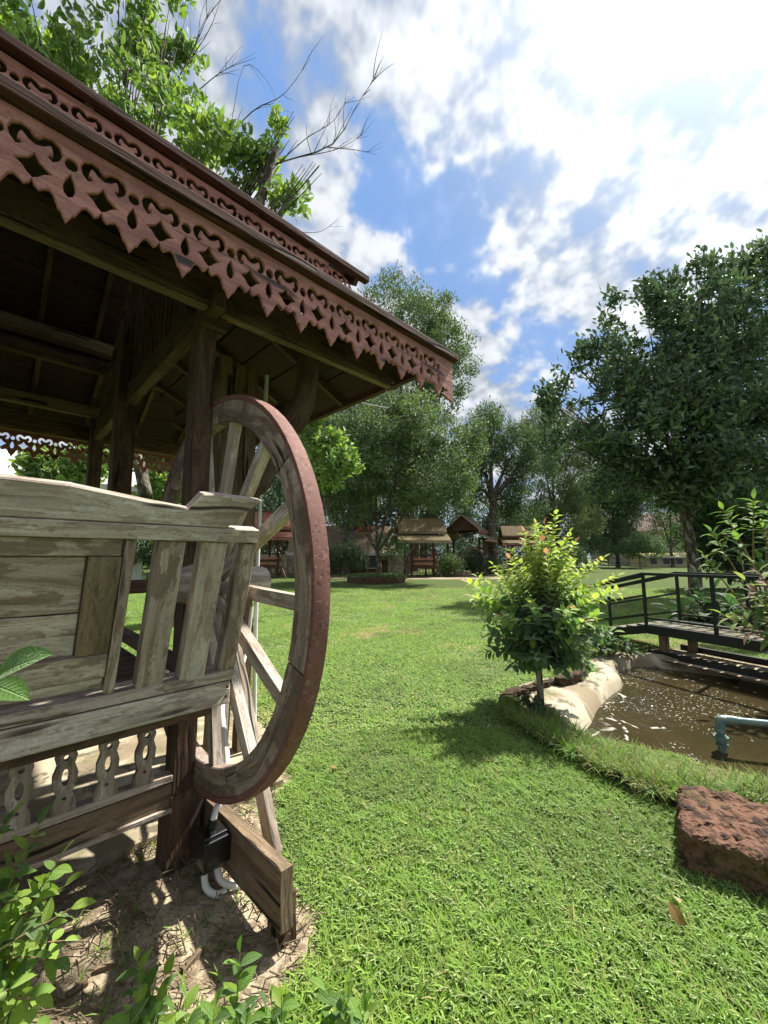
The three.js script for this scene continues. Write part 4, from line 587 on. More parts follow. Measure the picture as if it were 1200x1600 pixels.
// ------------------------------------------------------------------ grass
{
  srand(61);
  const blade = (len, wid, lean, az, px, pz, seg = 3) => { const g = leafGeo(len, wid, 0.4, 0.55, seg, 0.62); g.applyMatrix4(trs(V(px, -0.004, pz), [0, az, 0], 1).multiply(trs(V(0, 0, 0), [-lean, 0, 0], 1))); return g; };
  const tuft = (n, len, wid, rad, seg) => merge(Array.from({ length: n }, () => { const a = rr(0, 6.28), r = rad * Math.sqrt(rnd()); return blade(len * rr(0.6, 1.25), wid * rr(0.8, 1.2), rr(0.15, 1.15), rr(0, 6.28), Math.cos(a) * r, Math.sin(a) * r, seg); }));
  const near = [], mid = [], far = [];
  const gcol = (x, z) => { const p = fbm(x * 0.9 + 30, z * 0.9 + 30, 256, 256, 3, 3), q = vn(x * 6 + 9, z * 6 + 50, 256, 256, 8), dry = clamp(sst(0.54, 0.68, p) * sst(0.35, 0.7, q) * 0.8 + (rnd() < 0.07 ? 0.7 : 0)), dk = 1.08 - 0.2 * sst(0.5, 0.72, vn(x * 2.2 + 80, z * 2.2 + 15, 256, 256, 13)); const k = rr(0.72, 1.25) * dk; const yel = 1.08; return [mix(mix(0.150, 0.215, p), 0.38, dry) * k * yel, mix(mix(0.30, 0.37, p), 0.36, dry) * k, mix(0.022, 0.13, dry) * k]; };
  const ok = (x, z) => !inPoly(x, z, poolOuter) && !inPoly(x, z, earthEdge) && !inPoly(x, z, bridgeBed);
  const fill = (list, z0, z1, dens, s0, s1) => { const xw = (z) => 0.15 + z * 1.08, n = Math.round(dens * ((z1 - z0) * (xw(z0) + xw(z1)))); for (let i = 0; i < n; i++) { const t = rnd(), z = Math.sqrt(mix(z0 * z0, z1 * z1, t)), x = rr(-1, 1) * xw(z), wz = -z; if (!ok(x, wz)) { if (inPoly(x, wz, poolOuter) || rnd() > 0.03) continue; } const s = rr(s0, s1), bare = sst(0.60, 0.70, fbm(x * 1.8 + 60, wz * 1.8 + 60, 256, 256, 3, 9)); if (rnd() < bare * 0.55) continue; list.push({ m: trs(V(x, 0, wz), [rr(-0.15, 0.15), rr(0, 6.28), rr(-0.15, 0.15)], [s, s * rr(0.75, 1.1) * (1 - 0.3 * bare), s]), c: gcol(x, wz) }); } };
  fill(near, 0.75, 2.9, 3500, 0.8, 1.35); fill(mid, 2.9, 8, 1100, 1.0, 1.4); fill(mid, 8, 11, 600, 1.1, 1.5); fill(mid, 11, 16, 240, 1.2, 1.6); fill(far, 7, 13, 380, 1.3, 2.0); fill(far, 13, 28, 260, 1.6, 2.4);
  const T = (o, l) => tag(o, l, 'grass', null, 'stuff');
  T(inst('lawn_grass', tuft(9, 0.052, 0.0054, 0.024, 3), M.grassBlade, near.filter((_, i) => i % 2)), 'short fresh grass blades in the foreground of the lawn');
  T(inst('lawn_grass_003', tuft(10, 0.042, 0.0046, 0.026, 3), M.grassBlade, near.filter((_, i) => i % 2 === 0)), 'finer low grass filling the foreground of the lawn');
  T(inst('lawn_grass_001', tuft(8, 0.05, 0.0075, 0.03, 2), M.grassBlade, mid), 'sunlit green grass in the middle of the lawn');
  T(inst('lawn_grass_002', tuft(8, 0.045, 0.009, 0.045, 1), M.grassBlade, far), 'bright distant grass of the lawn before the far carts');
  // longer grass on the pond edging
  const long = []; long.kc = new THREE.CatmullRomCurve3([[0.97, -3.3], [0.98, -3.02], [1.07, -2.71], [1.18, -2.43], [1.30, -2.23], [1.42, -2.06]].map(p => V(p[0], 0, p[1]))); const kc = new THREE.CatmullRomCurve3([[1.1, -3.05], [1.13, -2.72], [1.24, -2.45], [1.38, -2.24], [1.55, -2.1], [1.85, -2.05]].map(p => V(p[0], 0, p[1])));
  for (let i = 0; i < 520; i++) { const p = kc.getPointAt(rnd()), o = rr(-0.08, 0.2); long.push({ m: trs(V(p.x + o * 0.8, 0.04, p.z - o * 0.5), [rr(-0.3, 0.3), rr(0, 6.28), rr(-0.3, 0.3)], rr(0.55, 1.1)), c: rnd() < 0.2 ? [0.34, 0.30, 0.13] : [0.18 * rr(0.8, 1.3), 0.31 * rr(0.8, 1.2), 0.035] }); }
  const kd = new THREE.CatmullRomCurve3([[1.40, -2.84], [1.70, -2.60], [2.05, -2.26], [2.4, -1.93], [2.6, -1.85]].map(p => V(p[0], 0, p[1]))); for (let i = 0; i < 300; i++) { const p = kd.getPointAt(rnd()), o = rr(0.04, 0.22); long.push({ m: trs(V(p.x - o * 0.65, 0.0, p.z + o * 0.75), [rr(-0.3, 0.3), rr(0, 6.28), rr(-0.3, 0.3)], rr(0.35, 0.7)), c: rnd() < 0.2 ? [0.36, 0.31, 0.14] : [0.18 * rr(0.8, 1.3), 0.31 * rr(0.8, 1.2), 0.035] }); }
  for (let i = 0; i < 420; i++) { const t = rr(0.0, 1), p = long.kc.getPointAt(t); long.push({ m: trs(V(p.x + rr(-0.07, 0.05), 0.055, p.z + rr(-0.04, 0.04)), [rr(-0.7, 0.7), rr(0, 6.28), rr(-0.7, 0.7)], rr(0.5, 0.95)), c: rnd() < 0.2 ? [0.34, 0.29, 0.13] : [0.19 * rr(0.8, 1.3), 0.33 * rr(0.8, 1.2), 0.03] }); }
  for (let i = 0; i < 40; i++) long.push({ m: trs(V(2.0 + rr(-0.35, 0.1), 0.06, -4.05 + rr(-0.3, 0.2)), [0, rr(0, 6.28), 0], rr(0.3, 0.6)), c: [0.16, 0.26, 0.05] });
  T(inst('edging_grass', tuft(12, 0.12, 0.005, 0.03, 3), M.grassBlade, long), 'longer tufts of grass growing over the stone pond edging');
  const lit = []; const lg = merge([leafGeo(0.03, 0.008, 0.2, 0.3, 1), roughBox(0.04, 0.002, 0.003, 0.001, 20, [2, 1, 1]).translate(0.02, 0.002, 0.01)]);
  for (let i = 0; i < 6000; i++) { const u = rr(-0.4, 1.2), q = rr(0.85, 2.2), p = uq(u, 0.009, q); if (!inPoly(p.x, p.z, earthEdge)) continue; const k = rr(0.5, 1.2); lit.push({ m: trs(p, [-1.5 + rr(-0.25, 0.25), rr(0, 6.28), 0], rr(0.4, 1.3)), c: [0.22 * k, 0.17 * k, 0.11 * k] }); }
  T(inst('leaf_litter', lg, M.hay, lit), 'dry straw and leaf litter strewn on the bare earth'); scene.children[scene.children.length - 1].userData.category = 'litter';
}

// ------------------------------------------------------------------ trees: tapered trunk, limbs to every lobe, leaf clumps through the crown
const clumps = {}; srand(71);
const CL = (k) => clumps[k] ??= ({ fine: () => clump(16, 0.13, 0.055, 0.26, 2), mid: () => clump(13, 0.19, 0.085, 0.30, 2), big: () => clump(7, 0.22, 0.085, 0.22, 3), droop: () => clump(13, 0.24, 0.07, 0.28, 2, -0.9), near: () => clump(7, 0.15, 0.075, 0.14, 4, 0.2), nearS: () => clump(8, 0.11, 0.055, 0.12, 3, 0.2) })[k]();
function tree(name, label, px, depth, o) {
  srand(o.seed); const b0 = at(px, 872, depth), base = V(b0.x, 0, b0.z), t = thing(name, label, o.cat ?? 'tree', base.toArray(), 0, o.group);
  const sc = depth / F, lobes = o.lobes.map(([x, y, r, dz]) => { const d2 = depth + (dz ?? rr(-0.6, 0.6) * r * sc * 1.1), p = at(x, y, d2).sub(base); return { p, r: r * d2 / F }; });
  const wood = [], low = o.fork ?? Math.min(...lobes.map(l => l.p.y - l.r)) + 0.3;
  const tp = (o.trunk ?? [[0, 0], [0.02, 0.35], [-0.03, 0.7], [0, 1]]).map(([x, k]) => V(x * (o.lean ?? 1) * low, k * low, 0)); const R = o.r;
  const trunkTop = tp[tp.length - 1];
  part('trunk', limb(new THREE.CatmullRomCurve3(tp).getPoints(10), Array.from({ length: 11 }, (_, i) => R * (1.25 - 0.5 * i / 10 + (i === 0 ? 0.25 : 0))), 10, 0.12), o.bark ?? M.bark, t);
  for (const l of lobes) { const m = trunkTop.clone().lerp(l.p, 0.5).add(V(rr(-0.3, 0.3), rr(0, 0.3), rr(-0.3, 0.3)).multiplyScalar(l.r * 0.5)), end = l.p.clone().lerp(trunkTop, 0.1), c = new THREE.CatmullRomCurve3([trunkTop.clone().add(V(0, -R * 2, 0)), m, end]), k = clamp(l.r / 2.5, 0.35, 0.75); wood.push(limb(c.getPoints(8), Array.from({ length: 9 }, (_, i) => R * k * (0.8 - 0.68 * i / 8)), 6, 0.1));
    for (let j = 0; j < (o.twigs ?? 4); j++) { const s = c.getPointAt(rr(0.45, 0.95)), e = l.p.clone().add(V(rr(-1, 1), rr(-0.7, 1), rr(-1, 1)).multiplyScalar(l.r * 0.75)), q = s.clone().lerp(e, 0.5).add(V(rr(-0.1, 0.1), rr(0, 0.15), rr(-0.1, 0.1)).multiplyScalar(l.r)); wood.push(limb(new THREE.CatmullRomCurve3([s, q, e]).getPoints(5), [0.2, 0.17, 0.13, 0.1, 0.07, 0.04].map(x => x * R * 0.9), 5)); } }
  part('branches', merge(wood), o.bark ?? M.bark, t);
  const total = lobes.reduce((a, l) => a + l.r * l.r, 0), list = [], singles = [];
  for (const l of lobes) {
    const n = Math.round(o.n * l.r * l.r / total), sprays = o.rag ? Array.from({ length: 26 }, () => { const a = rr(0, 6.283), c = rr(-0.9, 1), q = Math.sqrt(1 - c * c); return V(Math.cos(a) * q, c, Math.sin(a) * q).multiplyScalar(l.r * rr(0.85, 1.3)); }) : null;
    for (let i = 0; i < n; i++) {
      const a = rr(0, 6.283), cy = rr(-1, 1), sy = Math.sqrt(1 - cy * cy), dx = Math.cos(a) * sy, dz = Math.sin(a) * sy, bump = 0.58 + 0.84 * n3(dx * 3.1 + l.p.x, cy * 3.1 + l.p.y, dz * 3.1 + l.p.z * 0.3), rad = l.r * bump * (rnd() < 0.75 ? rr(0.72, 1.05) : Math.cbrt(rnd()));
      const p = V(l.p.x + dx * rad, l.p.y + cy * rad * 0.92, l.p.z + dz * rad); if (sprays && rnd() < 0.5) { const s = sprays[Math.floor(rnd() * 26)]; p.copy(l.p).add(s).add(V(rr(-1, 1), rr(-0.7, 0.7), rr(-1, 1)).multiplyScalar(0.12 + l.r * 0.2 * rnd())); } if (p.y < 0.15) continue;
      if (n3(p.x * (o.gapF ?? 1.1) + 11, p.y * (o.gapF ?? 1.1), p.z * (o.gapF ?? 1.1) + 5) < (o.gap ?? 0.36)) continue;
      const c = o.colors[Math.floor(rnd() * o.colors.length)], k = rr(0.75, 1.25);
      list.push({ m: trs(p, [rr(-0.6, 0.6), rr(0, 6.28), rr(-0.6, 0.6)], rr(0.75, 1.25) * (o.s ?? 1)), c: [c[0] * k, c[1] * k, c[2] * k] });
    }
  }
  if (o.single) { const g = leafGeo(o.single[1], o.single[1] * 0.45, 0.3, 0.3, 4, 0.85), to = V(0, EYE, 0).sub(base), spots = list.map(l => V(0, 0, 0).setFromMatrixPosition(l.m)).map((p, i) => [p.distanceTo(to) + rnd() * 1.5, p, list[i].c]).sort((a, b) => a[0] - b[0]).slice(0, o.single[0]); for (const [, p, c] of spots) { const m = part('leaf', g, LM(o.colors[Math.floor(rnd() * o.colors.length)].join(','), 0.35), t, p); m.rotation.set(rr(-1.8, 0.4), rr(0, 6.28), rr(-0.8, 0.8)); m.scale.setScalar(rr(0.8, 1.2)); } }
  inst('crown', CL(o.clump ?? 'mid'), o.mat ?? M.leaf, list, t); return t;
}
const G = { dark: [[0.055, 0.11, 0.035], [0.08, 0.15, 0.04], [0.045, 0.09, 0.035]], mid: [[0.09, 0.17, 0.04], [0.13, 0.22, 0.045], [0.07, 0.14, 0.04]], olive: [[0.12, 0.175, 0.05], [0.16, 0.21, 0.06], [0.085, 0.135, 0.045]], bright: [[0.21, 0.34, 0.045], [0.28, 0.42, 0.055], [0.15, 0.27, 0.04]], blue: [[0.085, 0.15, 0.06], [0.14, 0.215, 0.075], [0.065, 0.12, 0.055]] };
tree('broadleaf_tree', 'big dark glossy tree with a thick round crown and black trunk right of the pond', 1083, 12.6, { seed: 101, r: 0.155, bark: M.bark, fork: 3.1, colors: G.blue, clump: 'big', mat: M.leafGloss, n: 11500, gap: 0.45, gapF: 1.1, rag: 1, single: [280, 0.22], twigs: 5, trunk: [[0, 0], [0.0, 0.35], [-0.03, 0.7], [-0.05, 1]],
  lobes: [[1090, 495, 75], [1170, 480, 75], [1010, 530, 70], [945, 590, 55], [1060, 580, 105], [1160, 590, 105], [965, 665, 72], [890, 640, 36], [1040, 680, 95], [1140, 700, 95], [925, 715, 50], [1260, 560, 110], [1250, 700, 100], [990, 745, 45], [1090, 745, 55], [1190, 755, 45], [860, 625, 20], [905, 570, 24], [1100, 425, 28], [1180, 410, 26], [1030, 470, 34], [880, 690, 34], [955, 760, 30], [1050, 770, 30], [1140, 770, 30]] });
tree('planter_tree', 'pale-trunked spreading tree with drooping leaves standing in the round planter', 590, 20.3, { seed: 103, r: 0.13, fork: 1.7, colors: G.mid.concat(G.olive), clump: 'droop', n: 4600, gap: 0.42, rag: 1, twigs: 6, trunk: [[0, 0], [0.05, 0.4], [-0.02, 1]],
  lobes: [[545, 735, 58], [625, 720, 70], [690, 745, 52], [505, 700, 45], [595, 665, 52], [655, 770, 30], [545, 795, 34], [612, 850, 16], [715, 690, 40], [655, 665, 50]] });
tree('tall_tree', 'tallest feathery tree rising behind the carved eave end', 648, 36, { seed: 105, r: 0.3, colors: G.olive.concat(G.mid), clump: 'mid', s: 1.3, n: 7000, gap: 0.40, rag: 1, fork: 7, lobes: [[655, 500, 55], [615, 480, 48], [695, 540, 42], [640, 570, 70], [700, 580, 40], [590, 530, 42], [600, 610, 62], [670, 630, 50], [560, 640, 60], [520, 660, 50], [545, 590, 40]] });
tree('aerial_root_tree', 'gnarled dark tree with a twisting trunk and hanging roots beside the far gabled cart', 768, 31, { seed: 107, r: 0.36, bark: M.bark, fork: 6.5, lean: 0.22, trunk: [[0, 0], [0.1, 0.3], [-0.05, 0.55], [0.2, 0.8], [0.1, 1]], colors: G.dark.concat(G.mid), clump: 'mid', n: 3600, gap: 0.42, rag: 1, twigs: 7, lobes: [[770, 680, 36], [745, 715, 30], [805, 705, 36], [830, 740, 34], [790, 780, 26], [760, 655, 24], [845, 700, 30], [735, 770, 24], [820, 800, 24]] });
tree('background_tree', 'light olive tree between the gnarled tree and the big dark tree', 872, 42, { seed: 109, r: 0.25, colors: G.olive, clump: 'mid', s: 1.2, n: 4800, gap: 0.40, rag: 1, fork: 5, lobes: [[865, 690, 46], [840, 665, 26], [900, 735, 48], [860, 760, 46], [890, 805, 40], [845, 820, 30], [925, 700, 40]] });
tree('background_tree', 'dark tree behind the planter tree crown', 540, 30, { seed: 111, r: 0.25, colors: G.dark, clump: 'mid', n: 4200, gap: 0.36, rag: 1, fork: 3.5, lobes: [[520, 700, 52], [580, 690, 55], [640, 730, 48], [700, 745, 40], [500, 770, 40], [555, 770, 36], [720, 715, 36]] });
tree('background_tree', 'dark bushy tree beyond the lawn under the big tree crown', 965, 52, { seed: 113, r: 0.25, colors: G.dark.concat(G.mid), clump: 'mid', s: 1.4, n: 4500, gap: 0.3, fork: 3, lobes: [[950, 800, 42], [925, 770, 40], [985, 780, 36], [960, 840, 30], [915, 830, 32], [990, 750, 40]] });
tree('background_tree', 'grey-green tree over the low yellow building', 1050, 56, { seed: 115, r: 0.22, colors: G.olive.concat(G.mid), clump: 'mid', s: 1.4, n: 2200, gap: 0.40, fork: 3, lobes: [[1045, 800, 34], [1060, 840, 24], [1020, 845, 22], [1080, 790, 34], [1050, 760, 38], [1100, 830, 32], [1010, 740, 32]] });
tree('background_tree', 'dark tree mass at the right edge behind the frangipani', 1185, 15, { seed: 117, r: 0.15, colors: G.dark, clump: 'mid', n: 3200, gap: 0.30, fork: 1.2, lobes: [[1150, 800, 60], [1200, 790, 70], [1130, 850, 45], [1190, 860, 55], [1240, 830, 60], [1120, 760, 50], [1105, 830, 36]] });
tree('background_tree', 'small pale tree left of the far low building', 915, 48, { seed: 119, r: 0.14, colors: G.mid, clump: 'fine', s: 1.4, n: 1200, gap: 0.40, fork: 2, lobes: [[915, 845, 26], [935, 860, 20], [895, 860, 22], [905, 815, 24]] });
tree('background_tree', 'dark wood of trees closing the view behind the mossy cart and the gabled cart', 660, 50, { seed: 133, r: 0.3, colors: G.dark, clump: 'mid', s: 1.7, n: 4200, gap: 0.26, fork: 3, lobes: [[600, 800, 44], [650, 790, 46], [700, 800, 44], [745, 810, 38], [560, 800, 40], [690, 740, 40], [620, 740, 44], [790, 820, 34], [830, 815, 32], [650, 845, 30], [720, 850, 28], [590, 850, 28]] });
tree('background_tree', 'dark trees behind the red-roofed cart at the left', 450, 48, { seed: 135, r: 0.3, colors: G.dark.concat(G.mid), clump: 'mid', s: 1.7, n: 3600, gap: 0.26, fork: 3, lobes: [[450, 800, 44], [400, 790, 46], [350, 800, 44], [500, 810, 40], [470, 740, 44], [300, 800, 44], [410, 840, 34], [490, 850, 30], [240, 800, 44], [180, 800, 44]] });
// leafy tree over the near roof, with bare twigs
{
  const t = tree('leaning_tree', 'leafy tree with bare twigs leaning over the near cart roof at the upper left', 40, 6.2, { seed: 121, r: 0.11, lean: 0.55, fork: 3.4, trunk: [[0.3, 0], [0.5, 0.4], [0.95, 0.62], [0.7, 1]], colors: G.bright.concat([[0.16, 0.28, 0.05]]), clump: 'near', n: 2900, gap: 0.48, gapF: 1.7, twigs: 10, rag: 1, single: [290, 0.14], mat: M.leafThin,
    lobes: [[40, 50, 90], [170, 110, 85], [260, 40, 50], [120, 190, 80], [240, 200, 75], [335, 235, 45], [390, 265, 34], [60, 250, 70], [330, 290, 40], [-60, 120, 90], [200, 20, 60], [448, 200, 24], [488, 262, 22], [440, 300, 28], [410, 250, 24]] });
  srand(123); const b = t.position, tw = [], P = (x, y, d = 6.2) => at(x, y, d).sub(b);
  const twig = (pts, r) => { const c = new THREE.CatmullRomCurve3(pts.map(p => P(...p))), q = c.getPoints(10); tw.push(limb(q, q.map((_, i) => r * (1 - 0.8 * i / 10)), 5)); return c; };
  const spray = (pts, r, n) => { const c = twig(pts, r); for (let k = 0; k < n; k++) { const s = c.getPointAt(rr(0.25, 0.95)), T = c.getTangentAt(0.6), e = s.clone().addScaledVector(T, rr(0.15, 0.5)).add(V(rr(-0.2, 0.3), rr(-0.1, 0.55), rr(-0.3, 0.3)).multiplyScalar(0.9)), m = s.clone().lerp(e, 0.5).add(V(rr(-0.06, 0.06), rr(-0.05, 0.05), 0)); tw.push(limb(new THREE.CatmullRomCurve3([s, m, e]).getPoints(6), [0.5, 0.45, 0.4, 0.34, 0.28, 0.2, 0.12].map(x => x * r), 4)); } };
  spray([[380, 270], [450, 250], [520, 225], [560, 160], [598, 105]], 0.016, 12); spray([[510, 230], [560, 235], [590, 242]], 0.008, 4); spray([[330, 240], [400, 170], [440, 150], [485, 92]], 0.012, 7); spray([[280, 120], [310, 60], [330, 10]], 0.014, 9); spray([[300, 90], [330, 40], [350, -20]], 0.010, 6); spray([[360, 200], [385, 100], [420, 130], [440, 190]], 0.006, 2); spray([[450, 360], [500, 362], [535, 335]], 0.006, 2); spray([[300, 150], [350, 110], [400, 90]], 0.01, 6); spray([[430, 260], [480, 215], [520, 190], [545, 150]], 0.009, 8); spray([[470, 245], [530, 232], [575, 205]], 0.008, 7);
  tw.push(limb([P(402, 330, 6.1), P(415, 285, 6.1), P(432, 232, 6.1)], [0.085, 0.075, 0.06], 9, 0.2));
  part('bare_twigs', merge(tw), M.bark, t);
}
// bushes and hedges
const bush = (label, px, depth, lobes, colors, o = {}) => tree(o.name ?? 'bush', label, px, depth, { seed: 200 + px, r: 0.035, colors, clump: 'nearS', n: 900, gap: 0.34, fork: 0.4, cat: 'bush', twigs: 3, lobes, ...o });
bush('bright leafy bush seen just right of the wheel top', 505, 9, [[490, 700, 16], [515, 690, 12], [535, 722, 15], [500, 750, 16], [488, 645, 15], [508, 632, 10], [548, 730, 9], [520, 752, 11], [482, 670, 14]], G.bright, { mat: M.leafThin, n: 330, rag: 1, fork: 2.2, r: 0.05, clump: 'near', gap: 0.42 });
bush('bright green bush seen through the cart left of the middle post', 110, 8, [[100, 745, 34], [140, 730, 28], [60, 730, 22], [120, 790, 40], [60, 800, 40]], G.bright, { mat: M.leafThin, n: 900, clump: 'near' });
bush('bright green bush behind the leaning lichen trunk', 265, 8.5, [[270, 760, 34], [245, 720, 24], [285, 700, 26], [250, 800, 34], [290, 800, 30]], G.bright, { mat: M.leafThin, n: 900, clump: 'near', gap: 0.40 });
bush('dark clipped hedge bush seen between the bench slats', 232, 17, [[225, 862, 22], [250, 858, 24], [200, 860, 24], [275, 862, 22]], G.dark, { clump: 'fine' });
bush('dark undergrowth left of the round planter tree', 530, 26, [[520, 872, 18], [545, 866, 20], [500, 870, 16], [560, 875, 14]], G.dark, { clump: 'fine' });
bush('small round shrub between the mossy cart and the gabled cart', 705, 26, [[705, 882, 13], [716, 886, 10], [694, 888, 10]], G.mid, { n: 420, clump: 'fine' });
bush('low shrub at the foot of the gnarled tree', 762, 29, [[745, 878, 13], [772, 884, 10], [730, 888, 9]], G.dark, { n: 420, clump: 'fine' });
bush('pale palm-like shrub beyond the lawn left of the bridge', 1000, 46, [[1000, 850, 18], [1022, 856, 14], [980, 858, 14]], G.mid, { n: 500, clump: 'droop', s: 1.2 });
bush('dark shrub at the lawn end behind the young tree', 890, 45, [[880, 868, 16], [900, 866, 14], [860, 868, 14]], G.dark, { n: 500, clump: 'mid' });
bush('long dark hedge closing the lawn behind the far carts', 720, 46, [[560, 868, 22], [600, 864, 24], [640, 866, 22], [680, 862, 24], [720, 864, 24], [760, 862, 24], [800, 864, 22], [840, 862, 24]], G.dark, { n: 2400, clump: 'mid', s: 1.2, name: 'hedge', group: undefined });
bush('dense bushes far left seen behind the near cart', 330, 34, [[300, 850, 30], [340, 845, 32], [380, 848, 30], [420, 850, 28], [460, 850, 30], [260, 848, 30], [200, 846, 34], [140, 848, 34], [80, 846, 34], [20, 848, 34], [-40, 848, 34]], G.mid, { n: 3000, clump: 'mid', s: 1.2, name: 'hedge' });
tree('background_tree', 'mid green tree left of the red-roofed cart behind the wheel', 440, 33, { seed: 131, r: 0.2, colors: G.mid.concat(G.dark), clump: 'mid', n: 2200, gap: 0.36, fork: 4, lobes: [[440, 720, 46], [400, 760, 40], [470, 770, 38], [360, 740, 44], [320, 770, 44], [480, 700, 40]] });

// round planter of stones
{
  srand(81); const p = thing('round_planter', 'low round mossy stone planter under the pale-trunked tree', 'planter', [at(588, 872, 20.2).x, 0, -20.2]);
  for (let k = 0; k < 26; k++) { const a = k / 26 * Math.PI * 2, m = part('stone', rockGeo(0.36, 0.34, 0.2, 0.03, 6, 3), M.laterite, p, V(Math.cos(a) * 1.35, 0.12, Math.sin(a) * 1.35)); m.rotation.y = -a + Math.PI / 2; }
  part('soil', new THREE.CylinderGeometry(1.3, 1.3, 0.22, 28), M.soil, p, V(0, 0.11, 0));
  const l = []; for (let i = 0; i < 700; i++) { const a = rr(0, 6.28), r = 1.45 * Math.sqrt(rnd()), k = rr(0.7, 1.2); l.push({ m: trs(V(Math.cos(a) * r, 0.25, Math.sin(a) * r), [rr(-0.3, 0.3), rr(0, 6.28), 0], rr(0.5, 1.0)), c: [0.09 * k, 0.17 * k, 0.035 * k] }); } inst('ground_cover', CL('nearS'), M.leaf, l, p);
}
// ------------------------------------------------------------------ the far ox-cart pavilions
function farCart(label, px, depth, turn, o) {
  const b = at(px, 872, depth), t = thing('ox_cart_pavilion', label, 'pavilion', [b.x, 0, b.z], turn, 'ox-cart pavilions beyond the lawn'), S = o.s ?? 1; t.scale.setScalar(S); srand(300 + px);
  const bm = (n, A, B, w, h, m = M.brown) => bar(n, t, m, V(...A), V(...B), w, h, 0.006);
  for (const x of [-0.75, 0.75]) for (const z of [-1.2, 1.0]) bm('post', [x, 0, z], [x, 2.5, z], 0.13, 0.13);
  for (let k = 0; k < 4; k++) bm('panel_plank', [-0.66, 0.72 + k * 0.155, 1.12 + k * 0.03], [0.66, 0.72 + k * 0.155, 1.12 + k * 0.03], 0.03, 0.145, k % 2 ? M.trim : M.brown);
  bm('top_rail', [-1.0, 1.42, 1.28], [1.0, 1.42, 1.28], 0.08, 0.07); bm('bottom_beam', [-0.95, 0.62, 1.1], [0.95, 0.62, 1.1], 0.08, 0.09);
  for (let k = 0; k < 8; k++) bm('slat', [-0.7 + k * 0.2, 1.42, 1.26], [-0.7 + k * 0.2, 2.3, 1.2], 0.03, 0.05, M.grain);
  for (let k = 0; k < 7; k++) bm('baluster', [-0.6 + k * 0.2, 0.28, 1.05], [-0.6 + k * 0.2, 0.6, 1.05], 0.02, 0.06, M.grain); bm('rail', [-0.75, 0.26, 1.05], [0.75, 0.26, 1.05], 0.05, 0.06);
  for (let k = 0; k < 10; k++) bm('floor_plank', [-0.75, 0.6, -1.1 + k * 0.22], [0.75, 0.6, -1.1 + k * 0.22], 0.21, 0.03);
  for (const s of [-1, 1]) { const w = makeWheel(false, 0.86, [M.wheel, M.tire, M.grain], 40); w.position.set(s * 0.93, 0.98, 0.55); t.add(w); bm('brace', [s * 1.1, 0, 1.6], [s * 0.95, 0.75, 0.9], 0.05, 0.14, M.grain); }
  const tile = (u0, u1, z0, h0, z1, h1, rows) => { const L = Math.hypot(z1 - z0, h1 - h0), a = Math.atan2(h1 - h0, Math.abs(z1 - z0)) * Math.sign(z0 - z1); for (let k = 0; k < rows; k++) { const f = (k + 0.5) / rows, m = part('tile_course', beamGeo(u1 - u0, 0.04, L / rows * 1.12, 0.006), o.roof, t, V((u0 + u1) / 2, mix(h0, h1, f) + 0.012, mix(z0, z1, f))); m.rotation.x = a + 0.06 * Math.sign(a); } };
  const W = o.w ?? 1.9;
  for (const s of [1, -1]) {
    tile(-W, W, s * 1.75, 2.36, s * 0.95, 2.80, 4); tile(-W + 0.12, W - 0.12, s * 1.15, 2.98, 0, 3.95, 6);
    const zig = (n, y, x0, x1) => { const pts = [[x0, y + 0.18]]; for (let k = 0; k <= n; k++) { pts.push([mix(x0, x1, k / n), y + 0.1]); if (k < n) pts.push([mix(x0, x1, (k + 0.5) / n), y]); } pts.push([x1, y + 0.18]); return polyBoard(pts, 0.02, 0.002); };
    part('carved_fascia', zig(22, 2.16, -W, W), o.trim ?? M.trim, t, V(0, 0, s * 1.73)); part('carved_fascia', zig(20, 2.80, -W + 0.14, W - 0.14), o.trim ?? M.trim, t, V(0, 0, s * 1.12));
    const gb = new THREE.Shape([[-1.1, 0], [1.1, 0], [0, 0.95]].map(p => new THREE.Vector2(...p))); const gm = part('gable', boxUV(new THREE.ExtrudeGeometry(gb, { depth: 0.03, bevelEnabled: false })), M.brown, t, V(s * (W - 0.35), 2.95, 0)); gm.rotation.y = Math.PI / 2;
  }
  bm('wall_plate', [-W + 0.2, 2.42, 1.2], [W - 0.2, 2.42, 1.2], 0.08, 0.12); bm('wall_plate', [-W + 0.2, 2.42, -1.2], [W - 0.2, 2.42, -1.2], 0.08, 0.12); bm('ridge', [-W + 0.1, 3.98, 0], [W - 0.1, 3.98, 0], 0.12, 0.1, o.roof);
  return t;
}
farCart('far ox-cart pavilion with a mossy brown roof right of the planter tree', 655, 26.5, 0.14, { roof: M.tileMoss, trim: M.pale, w: 1.75, s: 0.97 });
farCart('far ox-cart pavilion showing its gable end beside the gnarled tree', 731, 30, 1.1, { roof: M.tile, s: 1.08, w: 1.6 });
farCart('far ox-cart pavilion mostly hidden behind the young tree', 812, 33, -0.15, { roof: M.tileMoss, w: 1.6 });
farCart('ox-cart pavilion with a red roof seen through the near wheel', 408, 24.5, 0.5, { roof: M.tileRed, s: 1.02 });
